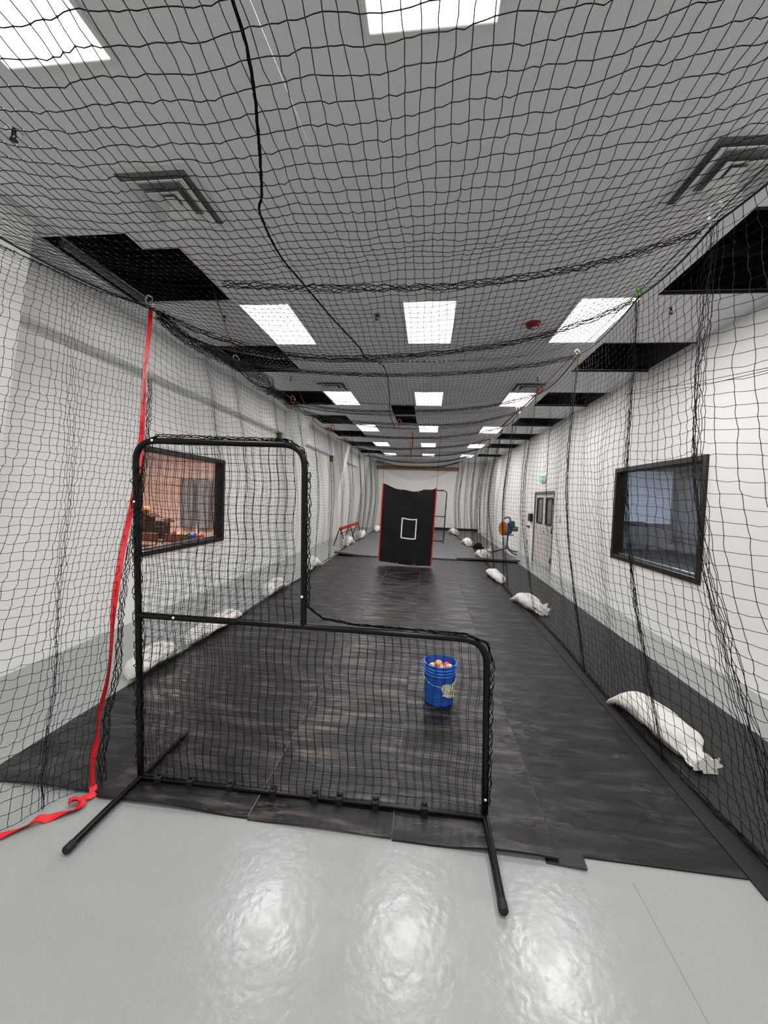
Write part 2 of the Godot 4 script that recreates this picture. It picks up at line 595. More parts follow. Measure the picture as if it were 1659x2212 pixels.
func build_shell() -> void:
	var f := MB.new()
	f.span(at(XL - 0.15, -0.12, D0 - 0.15), at(XR + 0.15, 0, D1 + 0.15))
	struct("floor", f, M.floor)
	# saw cut in the epoxy
	# ceiling: a slab cut by the openings
	var xs := [XL, XR]
	var ds := [D0, D1]
	for q in HOLES:
		for v in [q[0], q[1]]:
			if not xs.has(v): xs.append(v)
		for v in [q[2], q[3]]:
			if not ds.has(v): ds.append(v)
	xs.sort()
	ds.sort()
	var c := MB.new()
	var hole := func(i: int, j: int) -> bool:
		if i < 0 or j < 0 or i >= xs.size() - 1 or j >= ds.size() - 1:
			return false
		var mx: float = (xs[i] + xs[i + 1]) * 0.5
		var md: float = (ds[j] + ds[j + 1]) * 0.5
		for q in HOLES:
			if mx > q[0] and mx < q[1] and md > q[2] and md < q[3]:
				return true
		return false
	var y0 := H
	var y1 := H + 0.03
	for i in xs.size() - 1:
		for j in ds.size() - 1:
			if hole.call(i, j):
				continue
			var a: float = xs[i]
			var b: float = xs[i + 1]
			var e: float = ds[j]
			var g: float = ds[j + 1]
			c.poly([at(a, y0, e), at(b, y0, e), at(b, y0, g), at(a, y0, g)], Vector3.DOWN)
			c.poly([at(a, y1, e), at(b, y1, e), at(b, y1, g), at(a, y1, g)], Vector3.UP)
			if hole.call(i - 1, j): c.poly([at(a, y0, e), at(a, y0, g), at(a, y1, g), at(a, y1, e)], Vector3.LEFT)
			if hole.call(i + 1, j): c.poly([at(b, y0, e), at(b, y0, g), at(b, y1, g), at(b, y1, e)], Vector3.RIGHT)
			if hole.call(i, j - 1): c.poly([at(a, y0, e), at(b, y0, e), at(b, y1, e), at(a, y1, e)], Vector3.BACK)
			if hole.call(i, j + 1): c.poly([at(a, y0, g), at(b, y0, g), at(b, y1, g), at(a, y1, g)], Vector3.FORWARD)
	var ce := struct("ceiling", c, M.ceiling)
	# black angle round each opening
	var an := MB.new()
	for q in HOLES.slice(0, 13):
		for d in [q[2], q[3]]:
			an.span(at(q[0], H - 0.006, d - 0.012), at(q[1], H + 0.02, d + 0.012))
	obj("edge_angle", an, M.dark, ce)
	# the space above, dark
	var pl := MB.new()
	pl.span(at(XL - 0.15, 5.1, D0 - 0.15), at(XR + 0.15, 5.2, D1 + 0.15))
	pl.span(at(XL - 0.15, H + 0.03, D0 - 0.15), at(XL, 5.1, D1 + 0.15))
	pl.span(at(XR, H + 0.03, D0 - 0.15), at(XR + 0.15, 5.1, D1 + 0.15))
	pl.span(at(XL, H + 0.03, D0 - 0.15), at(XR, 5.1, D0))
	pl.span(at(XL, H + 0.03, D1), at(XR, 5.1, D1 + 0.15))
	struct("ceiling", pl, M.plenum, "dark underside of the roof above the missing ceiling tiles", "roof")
	var jo := MB.new()
	for k in 12:
		var d := 2.6 + k * 1.75
		jo.span(at(XL, 4.75, d - 0.05), at(XR, 4.82, d + 0.05))
		jo.span(at(XL, 4.42, d - 0.04), at(XR, 4.48, d + 0.04))
		for i in 18:
			var x := XL + 0.2 + i * 0.4
			jo.tube([at(x, 4.48, d), at(x + 0.2, 4.75, d), at(x + 0.4, 4.48, d)], 0.012, 5, false)
	struct("ceiling", jo, M.steel_dark, "dark steel roof joists seen through the ceiling openings", "joists")
	# the walls
	var w := MB.new()
	var lw := 0.15
	var wz := [5.0, 7.31, 0.89, 2.475]
	w.span(at(XL - lw, 0, D0 - lw), at(XL, H + 0.03, wz[0]))
	w.span(at(XL - lw, 0, wz[1]), at(XL, H + 0.03, D1 + lw))
	w.span(at(XL - lw, 0, wz[0]), at(XL, wz[2], wz[1]))
	w.span(at(XL - lw, wz[3], wz[0]), at(XL, H + 0.03, wz[1]))
	struct("wall_left", w, M.wall)
	var bh := MB.new()
	for r in [[2.95, 9.98], [10.56, 15.6], [16.2, 21.0]]:
		bh.span(at(XL - 0.01, 3.45, r[0]), at(-3.83, H, r[1]), 0.0)
	var bo := struct("trim_1", bh, M.wall, "projecting upper band of the left wall between the tapered columns", "wall band")
	var br := MB.new()
	for d in [9.90, 15.5]:
		br.span(at(XL, 3.22, d), at(-3.90, 3.45, d + 0.08), 0.01)
	obj("end_block", br, M.olive, bo)
	var ci := 2
	for r in [[2.62, 2.94], [10.0, 10.56], [15.55, 16.1], [20.9, 21.4]]:
		var co := MB.new()
		var xt := -3.30
		var xb := -3.97
		var a := [at(XL - 0.01, 0, r[0]), at(xb, 0, r[0]), at(xt, H, r[0]), at(XL - 0.01, H, r[0])]
		var b := [at(XL - 0.01, 0, r[1]), at(xb, 0, r[1]), at(xt, H, r[1]), at(XL - 0.01, H, r[1])]
		co.poly(a, Vector3.BACK)
		co.poly(b, Vector3.FORWARD)
		co.poly([a[1], b[1], b[2], a[2]], Vector3.RIGHT)
		co.poly([a[0], b[0], b[3], a[3]], Vector3.LEFT)
		co.poly([a[3], a[2], b[2], b[3]], Vector3.UP)
		co.poly([a[0], a[1], b[1], b[0]], Vector3.DOWN)
		struct("trim_%d" % ci, co, M.wall, "tapered wall-clad column on the left, widest at the ceiling, %s from the camera" % ["first", "second", "third", "fourth"][ci - 2], "column")
		ci += 1
	var rw := MB.new()
	var ww := [5.23, 7.6, 0.915, 2.545]
	var dd := [11.05, 13.0, 2.21]
	rw.span(at(XR, 0, D0 - lw), at(XR + lw, H + 0.03, ww[0]))
	rw.span(at(XR, 0, ww[0]), at(XR + lw, ww[2], ww[1]))
	rw.span(at(XR, ww[3], ww[0]), at(XR + lw, H + 0.03, ww[1]))
	rw.span(at(XR, 0, ww[1]), at(XR + lw, H + 0.03, dd[0]))
	rw.span(at(XR, dd[2], dd[0]), at(XR + lw, H + 0.03, dd[1]))
	rw.span(at(XR, 0, dd[1]), at(XR + lw, H + 0.03, D1 + lw))
	struct("wall_right", rw, M.wall)
	var bw := MB.new()
	bw.span(at(XL, 0, D1), at(XR, H + 0.03, D1 + lw))
	struct("wall_back", bw, M.wall)
	var fw := MB.new()
	fw.span(at(XL, 0, D0 - lw), at(XR, H + 0.03, D0))
	struct("wall_front", fw, M.wall)
	var hb := MB.new()
	hb.span(at(-3.1, 3.52, D1 - 0.12), at(1.7, 3.74, D1), 0.006)
	struct("trim_6", hb, M.wood, "brown timber header high on the far white wall", "header")
	var kb := MB.new()
	kb.span(at(-2.9, 0.06, D1 - 0.07), at(2.95, 0.2, D1), 0.01)
	struct("baseboard_back", kb, M.mat_edge)
	# windows
	window("window_1", -1, XL, wz, M.glass_warm)
	window("window_2", 1, XR, ww, M.glass)
	# double door
	var dn := Node3D.new()
	dn.name = "door_1"
	add_child(dn, true)
	tag(dn, "pale double door with narrow glass panes in the right wall", "door", "", "structure")
	var fr := MB.new()
	fr.span(at(XR - 0.015, 0, dd[0]), at(XR + lw, dd[2], dd[0] + 0.05), 0.004)
	fr.span(at(XR - 0.015, 0, dd[1] - 0.05), at(XR + lw, dd[2], dd[1]), 0.004)
	fr.span(at(XR - 0.015, dd[2] - 0.07, dd[0] + 0.05), at(XR + lw, dd[2], dd[1] - 0.05), 0.004)
	obj("door_frame", fr, M.door_frame, dn)
	var mid: float = (dd[0] + dd[1]) * 0.5
	for k in 2:
		var d_a: float = dd[0] + 0.055 if k == 0 else mid + 0.002
		var d_b: float = mid - 0.002 if k == 0 else dd[1] - 0.055
		var g0: float = 11.24 if k == 0 else 12.14
		var g1: float = 11.86 if k == 0 else 12.77
		var leaf := MB.new()
		var x0 := XR + 0.02
		var x1 := XR + 0.065
		leaf.span(at(x0, 0.01, d_a), at(x1, 1.23, d_b))
		leaf.span(at(x0, 2.03, d_a), at(x1, dd[2] - 0.075, d_b))
		leaf.span(at(x0, 1.23, d_a), at(x1, 2.03, g0))
		leaf.span(at(x0, 1.23, g1), at(x1, 2.03, d_b))
		var lf := obj("door_leaf", leaf, M.door, dn)
		var gf := MB.new()
		gf.span(at(XR + 0.005, 1.23, g0), at(x1, 2.03, g0 + 0.06), 0.004)
		gf.span(at(XR + 0.005, 1.23, g1 - 0.06), at(x1, 2.03, g1), 0.004)
		gf.span(at(XR + 0.005, 1.23, g0 + 0.06), at(x1, 1.28, g1 - 0.06), 0.004)
		gf.span(at(XR + 0.005, 1.98, g0 + 0.06), at(x1, 2.03, g1 - 0.06), 0.004)
		obj("pane_frame", gf, M.black_plastic, lf)
		var gl := MB.new()
		gl.span(at(XR + 0.035, 1.28, g0 + 0.06), at(XR + 0.041, 1.98, g1 - 0.06))
		obj("pane", gl, M.door_glass, lf)
	for y in [0.27, 1.10, 1.92]:
		var hg := MB.new()
		hg.span(at(XR - 0.03, y - 0.08, dd[0] + 0.03), at(XR + 0.02, y + 0.08, dd[0] + 0.085), 0.008)
		obj("hinge", hg, M.black_plastic, dn)
	var lv := MB.new()
	lv.lathe(at(XR + 0.02, 1.04, mid - 0.10), [Vector2(0.0, 0.02), Vector2(0.035, 0.018), Vector2(0.036, 0.0)], 16, Basis(Vector3(0, 0, 1), PI / 2))
	lv.tube([at(XR + 0.02, 1.04, mid - 0.10), at(XR - 0.05, 1.04, mid - 0.10), at(XR - 0.06, 1.04, mid - 0.08), at(XR - 0.06, 1.035, mid + 0.05)], 0.011, 8)
	obj("door_lever", lv, M.chrome, dn)

func window(called: String, side: int, x: float, q: Array, glass: Material) -> void:
	var n := Node3D.new()
	n.name = called
	add_child(n, true)
	tag(n, "dark bronze framed interior window in the %s wall" % ("left" if side < 0 else "right"), "window", "", "structure")
	var a := x - side * 0.03
	var b := x + side * 0.15
	var t := 0.075
	var f := MB.new()
	f.span(at(a, q[2], q[0]), at(b, q[3], q[0] + t), 0.006)
	f.span(at(a, q[2], q[1] - t), at(b, q[3], q[1]), 0.006)
	f.span(at(a, q[3] - t, q[0] + t), at(b, q[3], q[1] - t), 0.006)
	f.span(at(a, q[2], q[0] + t), at(b, q[2] + t, q[1] - t), 0.006)
	obj("window_frame", f, M.bronze, n)
	var s := MB.new()
	var gx := x + side * 0.08
	s.span(at(gx - 0.02, q[2] + t, q[0] + t), at(gx + 0.02, q[2] + t + 0.03, q[1] - t), 0.004)
	obj("glazing_bead", s, M.cable, n)
	var g := MB.new()
	g.span(at(gx - 0.003, q[2] + t, q[0] + t), at(gx + 0.003, q[3] - t, q[1] - t))
	obj("pane", g, glass, n)

func build_lights() -> void:
	var ords := ["just behind the camera", "in the first row overhead", "in the second row", "in the third row", "in the fourth row", "in the fifth row", "in the sixth row"]
	var cols := ["left column", "middle column", "right column"]
	var fr := MB.new()
	var w := 0.29
	var l := 0.5815
	for s in [-1.0, 1.0]:
		fr.box(Vector3(s * (w + 0.011), 0, 0), Vector3(0.022, 0.016, l * 2 + 0.044), 0.003)
		fr.box(Vector3(0, 0, s * (l + 0.011)), Vector3(w * 2, 0.016, 0.022), 0.003)
	var df := MB.new()
	df.box(Vector3(0, 0.002, 0), Vector3(w * 2, 0.008, l * 2))
	var frm := fr.mesh()
	var dfm := df.mesh()
	for r in 7:
		for c in 3:
			var d := 4.952 + 3.658 * (r - 2)
			var t := thing("ceiling_light", "white rectangular panel light %s, %s" % [ords[r], cols[c]], "ceiling light", at(TROFFER_X[c], H - 0.008, d), 0.0, "panel lights in the grey ceiling")
			var a := MeshInstance3D.new()
			a.name = "frame"; a.mesh = frm; a.material_override = M.white_plastic
			t.add_child(a, true)
			var b := MeshInstance3D.new()
			b.name = "diffuser"; b.mesh = dfm; b.material_override = M.diffuser
			t.add_child(b, true)
			var al := AreaLight3D.new()
			al.name = "panel_lamp"
			al.area_size = Vector2(w * 2, l * 2)
			al.light_energy = 4.85
			al.light_color = Color(1.0, 0.985, 0.985)
			al.area_range = 40.0
			al.shadow_enabled = true
			al.position = Vector3(0, -0.012, 0)
			al.rotation.x = -PI / 2
			t.add_child(al, true)

func room_box(called: String, a: Vector3, b: Vector3, floor_m: Material, wall_m: Material, open_side: int) -> void:
	# floor, ceiling and three walls with thickness; the fourth side is the hall's own wall
	var t := 0.12
	var fl := MB.new()
	fl.span(Vector3(a.x - t, -t, a.z + t), Vector3(b.x + t, 0.0, b.z - t))
	struct("floor", fl, floor_m, "floor of the %s seen through its window" % called, "floor")
	var ce := MB.new()
	ce.span(Vector3(a.x - t, b.y, a.z + t), Vector3(b.x + t, b.y + t, b.z - t))
	struct("ceiling", ce, M.ceiling, "ceiling of the %s seen through its window" % called, "ceiling")
	var w := MB.new()
	if open_side > 0:
		w.span(Vector3(a.x - t, 0, a.z + t), Vector3(a.x, b.y, b.z - t))
	else:
		w.span(Vector3(b.x, 0, a.z + t), Vector3(b.x + t, b.y, b.z - t))
	w.span(Vector3(a.x, 0, a.z), Vector3(b.x, b.y, a.z + t))
	w.span(Vector3(a.x, 0, b.z - t), Vector3(b.x, b.y, b.z))
	struct("wall_%s" % called.replace(" ", "_"), w, wall_m, "walls of the %s seen through its window" % called, "wall")

func room_light(where: Vector3, size: Vector2, energy: float, col: Color, label: String) -> void:
	var t := thing("ceiling_light", label, "ceiling light", where)
	var fr := MB.new()
	for s in [-1.0, 1.0]:
		fr.box(Vector3(s * (size.x * 0.5 + 0.011), 0, 0), Vector3(0.022, 0.016, size.y + 0.044), 0.003)
		fr.box(Vector3(0, 0, s * (size.y * 0.5 + 0.011)), Vector3(size.x, 0.016, 0.022), 0.003)
	obj("frame", fr, M.white_plastic, t)
	var df := MB.new()
	df.box(Vector3(0, 0.002, 0), Vector3(size.x, 0.008, size.y))
	obj("diffuser", df, M.diffuser, t)
	var al := AreaLight3D.new()
	al.name = "panel_lamp"
	al.area_size = size
	al.light_energy = energy
	al.light_color = col
	al.area_range = 30.0
	al.shadow_enabled = true
	al.position = Vector3(0, -0.012, 0)
	al.rotation.x = -PI / 2
	t.add_child(al, true)

func build_side_rooms() -> void:
	# left: a warm play room with boxes and balls on a table
	room_box("play room", at(-9.2, 0, 3.6), at(XL - 0.15, 2.9, 11.4), M.grey_panel, M.pink_wall, 1)
	room_light(at(-6.8, 2.89, 8.0), Vector2(0.6, 1.2), 28.0, Color(1.0, 0.95, 0.91), "warm panel light on the ceiling of the play room")
	for k in 3:
		var b := MB.new()
		b.box(Vector3(0, 0.75, 0), Vector3(0.40, 1.5, 0.05), 0.008)
		var o := obj("wall_panel", b, M.grey_panel)
		o.position = at(-7.35 + k * 0.52, 0.72, 11.2)
		tag(o, "%s grey upright board on the pink wall behind the left window" % ["leftmost", "middle", "rightmost"][k], "board", "grey boards in the play room")
	var tb := thing("work_table", "long dark table below the left window, piled with boxes", "table", at(-6.55, 0, 8.2))
	var m := MB.new()
	m.box(Vector3(0, 0.74, 0), Vector3(2.9, 0.04, 0.8), 0.01)
	obj("tabletop", m, M.brown, tb)
	for sx in [-1.0, 1.0]:
		for sz in [-1.0, 1.0]:
			var l := MB.new()
			l.box(Vector3(sx * 1.38, 0.36, sz * 0.34), Vector3(0.06, 0.72, 0.06), 0.006)
			obj("leg", l, M.brown, tb)
	var bl := [["large open cardboard box at the left end of the table", -7.55, 0.76, 8.2, 0.50, 0.40, 0.45, "cardboard"], ["low cardboard box beside the large open one", -7.0, 0.76, 8.0, 0.45, 0.24, 0.35, "cardboard"],
		["dark brown chest in the middle of the table", -6.55, 0.76, 8.3, 0.42, 0.46, 0.4, "brown"], ["small cardboard box on top of the dark chest", -6.6, 1.22, 8.3, 0.28, 0.16, 0.25, "cardboard"], ["narrow dark crate right of the brown chest", -6.05, 0.76, 8.2, 0.34, 0.36, 0.36, "brown"]]
	for q in bl:
		var t := thing("storage_box", q[0] + ", seen through the left window", "box", at(q[1], q[2], q[3]), 0.15, "boxes on the play room table")
		var s := MB.new()
		var w: float = q[4]
		var h: float = q[5]
		var e: float = q[6]
		s.box(Vector3(0, 0.006, 0), Vector3(w, 0.012, e))
		for sg in [-1.0, 1.0]:
			s.box(Vector3(sg * (w * 0.5 - 0.006), h * 0.5, 0), Vector3(0.012, h, e))
			s.box(Vector3(0, h * 0.5, sg * (e * 0.5 - 0.006)), Vector3(w - 0.024, h, 0.012))
		obj("body", s, M[q[7]], t)
		for sg in [-1.0, 1.0]:
			var lid := MB.new()
			lid.box(Vector3(sg * (w * 0.5 + 0.05), h + 0.035, 0), Vector3(0.13, 0.008, e), 0.0, Basis(Vector3(0, 0, 1), -sg * 0.6))
			obj("flap", lid, M[q[7]], t)
	var cols := [Color(0.8, 0.25, 0.3), Color(0.85, 0.7, 0.15), Color(0.2, 0.5, 0.3), Color(0.25, 0.35, 0.7), Color(0.85, 0.4, 0.2)]
	var names := ["red", "yellow", "green", "blue", "orange"]
	for k in 5:
		var t := MB.new()
		var prof := []
		for j in 13:
			var a := -PI / 2 + PI * j / 12
			prof.append(Vector2(cos(a) * 0.075, sin(a) * 0.075))
		t.lathe(Vector3(0, 0.075, 0), prof, 18)
		var o := obj("play_ball", t, mat(cols[k], 0.4))
		o.position = at(-5.68 + k * 0.165, 0.76, 8.2 - 0.03 * (k % 2))
		tag(o, "%s play ball on the table behind the left window" % names[k], "ball", "play balls on the table")
	for k in 2:
		var t := thing("folding_chair", "%s brown folding chair standing in front of the play room table" % ["left", "right"][k], "chair", at(-5.75 + k * 0.62, 0, 7.3), 0.2, "chairs in the play room")
		var s := MB.new()
		s.box(Vector3(0, 0.45, 0), Vector3(0.42, 0.03, 0.40), 0.01)
		obj("seat", s, M.wood, t)
		var bk := MB.new()
		bk.box(Vector3(0, 0.86, -0.23), Vector3(0.42, 0.16, 0.025), 0.01)
		bk.box(Vector3(0, 0.66, -0.21), Vector3(0.42, 0.07, 0.025), 0.01)
		obj("backrest", bk, M.wood, t)
		for sx in [-1.0, 1.0]:
			var l := MB.new()
			l.tube([Vector3(sx * 0.22, 0.0, 0.22), Vector3(sx * 0.22, 0.94, -0.24)], 0.013, 8)
			obj("leg", l, M.brown, t)
			var l2 := MB.new()
			l2.tube([Vector3(sx * 0.20, 0.0, -0.22), Vector3(sx * 0.20, 0.45, 0.14)], 0.013, 8)
			obj("leg", l2, M.brown, t)
	# right: a dim hall
	room_box("dim hall", at(XR + 0.15, 0, 4.2), at(12.6, 3.9, 18.2), M.room_dark, M.room_grey, -1)
	room_light(at(8.6, 3.88, 13.6), Vector2(0.6, 1.2), 34.0, Color(0.86, 0.93, 1.0), "dim panel light on the ceiling of the hall right of the window")
	var rd := thing("roller_door", "bluish white shutter high in the dim hall behind the right window", "shutter", at(9.3, 1.15, 17.95))
	var sl := MB.new()
	for k in 16:
		sl.box(Vector3(0, 0.07 + k * 0.14, 0), Vector3(2.1, 0.136, 0.05), 0.01)
	obj("slat_curtain", sl, M.roll_door, rd)
	for sg in [-1.0, 1.0]:
		var g := MB.new()
		g.box(Vector3(sg * 1.09, 1.13, 0), Vector3(0.08, 2.3, 0.09), 0.008)
		obj("guide_rail", g, M.room_grey, rd)
	var cb := thing("tall_cabinet", "tall grey cabinet right of the bluish shutter in the dim hall", "cabinet", at(11.0, 0, 17.4))
	var cm := MB.new()
	cm.box(Vector3(0, 1.5, 0), Vector3(1.2, 3.0, 0.8), 0.015)
	obj("body", cm, M.grey_panel, cb)
	for sg in [-1.0, 1.0]:
		var dm := MB.new()
		dm.box(Vector3(sg * 0.3, 1.5, 0.41), Vector3(0.57, 2.9, 0.02), 0.006)
		obj("door", dm, M.grey_panel, cb)
	var pp := MB.new()
	pp.tube([at(9.4, 0.5, 14.6), at(11.9, 0.5, 14.6)], 0.04, 10)
	for x in [9.6, 11.7]:
		pp.tube([at(x, 0, 14.6), at(x, 0.5, 14.6)], 0.03, 8)
	tag(obj("barrier_rail", pp, M.white_plastic), "low pale rail on the floor of the dim hall behind the right window", "rail")
	var rm := MB.new()
	rm.box(Vector3(0, 0.012, 0), Vector3(2.2, 0.024, 6.5), 0.006)
	var ro := obj("red_mat", rm, M.red_mat)
	ro.position = at(5.7, 0, 8.2)
	tag(ro, "dark red mat on the floor just behind the right window", "mat")
	var gn := thing("rebound_frame", "low black rounded frame standing in the dim hall behind the right window", "frame", at(5.55, 0, 11.6), 0.1)
	var gt := MB.new()
	gt.tube(rounded([Vector3(-0.9, 0, 0), Vector3(-0.9, 1.42, 0), Vector3(0.62, 1.42, 0), Vector3(0.62, 0, 0)], 0.2), 0.026, 8)
	obj("frame", gt, M.black_tube, gn)
	for x in [-0.9, 0.62]:
		var ft := MB.new()
		ft.tube([Vector3(x, 0.026, -0.5), Vector3(x, 0.026, 0.5)], 0.024, 8)
		obj("foot", ft, M.black_tube, gn)

func rounded(path: Array, r: float) -> Array:   # the same corners, rounded off
	var out := [path[0]]
	for i in range(1, path.size() - 1):
		var a: Vector3 = path[i] + (path[i - 1] - path[i]).normalized() * r
		var b: Vector3 = path[i] + (path[i + 1] - path[i]).normalized() * r
		for k in 9:
			var t := k / 8.0
			out.append(a.lerp(path[i], t).lerp((path[i] as Vector3).lerp(b, t), t))
	out.append(path[-1])
	return out

# ---------- rubber matting ----------

func mat_strip(x0: float, x1: float, d0: float, d1: float, th: float, material: Material, label: String, group: String, lift: Callable) -> MeshInstance3D:
	var mb := MB.new()
	var rows := []
	var lows := []
	var n_d := 40
	var n_x := 8
	for i in n_d + 1:
		var t := pow(float(i) / n_d, 1.5)
		var d := lerpf(d0, d1, t)
		var row := []
		var low := []
		for j in n_x + 1:
			var x := lerpf(x0, x1, float(j) / n_x)
			var y: float = th + lift.call(x, d)
			row.append(at(x, y, d))
			low.append(at(x, maxf(0.001, y - maxf(th, 0.008)), d))
		rows.append(row)
		lows.append(low)
	mb.grid(rows, false, true)
	mb.grid(lows)
	for i in n_d:
		mb.poly([rows[i][0], rows[i + 1][0], lows[i + 1][0], lows[i][0]], Vector3.LEFT)
		mb.poly([rows[i][n_x], rows[i + 1][n_x], lows[i + 1][n_x], lows[i][n_x]], Vector3.RIGHT)
	for j in n_x:
		mb.poly([rows[0][j], rows[0][j + 1], lows[0][j + 1], lows[0][j]], Vector3.BACK)
		mb.poly([rows[n_d][j], rows[n_d][j + 1], lows[n_d][j + 1], lows[n_d][j]], Vector3.FORWARD)
	var o := obj("rubber_mat", mb, material)
	tag(o, label, "floor mat", group)
	return o

func build_mats() -> void:
	var flat := func(_x: float, _d: float) -> float: return 0.0
	var wave := func(x: float, d: float) -> float:
		var k := exp(-pow((d - 2.05) / 0.16, 2.0))
		return k * (0.012 + 0.016 * sin(x * 5.0) * sin(x * 2.2 + 1.0)) * (1.0 if x < 0.9 else 0.3)
	var curl := func(x: float, d: float) -> float:
		return 0.028 * exp(-pow((d - 2.04) / 0.12, 2.0)) * smoothstep(0.1, 0.5, x) * (1.0 - smoothstep(0.62, 0.78, x) * 0.3)
	var g := "black rubber mats laid in strips down the cage"
	var th := 0.009
	mat_strip(-2.74, -1.905, 2.09, 12.4, th, M.rubber[2], "plain black rubber strip at the far left, under the red strap", g, wave)
	mat_strip(-1.90, -0.953, 2.063, 12.4, th + 0.004, M.rubber[0], "scuffed black rubber strip under the left half of the pitching screen", g, wave)
	mat_strip(-0.948, -0.125, 2.055, 12.4, th, M.rubber[1], "scuffed black rubber strip left of the blue bucket, whitish seam along its left", g, wave)
	mat_strip(-0.12, 0.755, 2.048, 12.4, th + 0.003, M.rubber[0], "black rubber strip carrying the blue bucket, its near edge curling up", g, curl)
	mat_strip(0.762, 1.69, 2.10, 12.4, th, M.rubber[2], "smooth black rubber strip just right of the bucket's strip", g, flat)
	mat_strip(1.695, 2.80, 2.0, 12.4, th + 0.003, M.mat_edge, "black rubber strip along the right, carrying the near white sandbags", g, flat)
	var sd := MB.new()
	sd.span(at(-0.954, 0.004, 2.07), at(-0.947, 0.0142, 11.9))
	sd.span(at(-0.124, 0.004, 2.07), at(-0.1205, 0.0126, 11.9))
	tag(obj("mat_joint", sd, mat(Color(0.34, 0.34, 0.335), 0.8)), "pale dusty joints between the black rubber strips", "mat joint", "", "stuff")
	var fp := MB.new()
	fp.box(Vector3(0, 0.006, 0), Vector3(0.20, 0.010, 0.09), 0.003, Basis(Vector3(0, 1, 0), -0.08) * Basis(Vector3(0, 0, 1), 0.04))
	var fo := obj("mat_offcut", fp, M.mat_edge)
	fo.position = at(0.79, 0.002, 2.075)
	tag(fo, "small black rubber corner sticking out from under the curled mat edge", "offcut")
	var lu := func(x: float, d: float) -> float:
		return 0.07 * (1.0 - smoothstep(-2.85, -1.9, x)) * exp(-pow((d - 11.85) / 0.5, 2.0)) + 0.012 * sin(x * 3.0 + d * 0.7)
	var ru := func(x: float, d: float) -> float:
		return 0.055 * smoothstep(0.6, 2.0, x) * exp(-pow((d - 12.1) / 0.4, 2.0)) + 0.01 * sin(x * 2.0 + d)
	var g2 := "thick grey mats at the far end"
	mat_strip(-2.82, -0.9, 11.8, 22.9, 0.05, M.turf, "thick dark grey mat at the far left, its near corner curled up", g2, lu)
	mat_strip(-0.9, 0.95, 12.05, 22.9, 0.05, M.turf, "thick dark grey mat in the middle beyond the hanging target", g2, flat)
	mat_strip(0.95, 2.86, 12.15, 22.9, 0.055, M.turf, "thick dark grey mat at the far right, under the pitching machine", g2, ru)
	var sl := MB.new()
	sl.span(at(1.09, 0.0, 0.3), at(1.094, 0.0012, 2.0))
	tag(obj("floor_seam", sl, mat(Color(0.5, 0.52, 0.51), 0.5)), "thin saw-cut joint running through the pale epoxy floor", "floor joint", "", "structure")

# ---------- L screens ----------

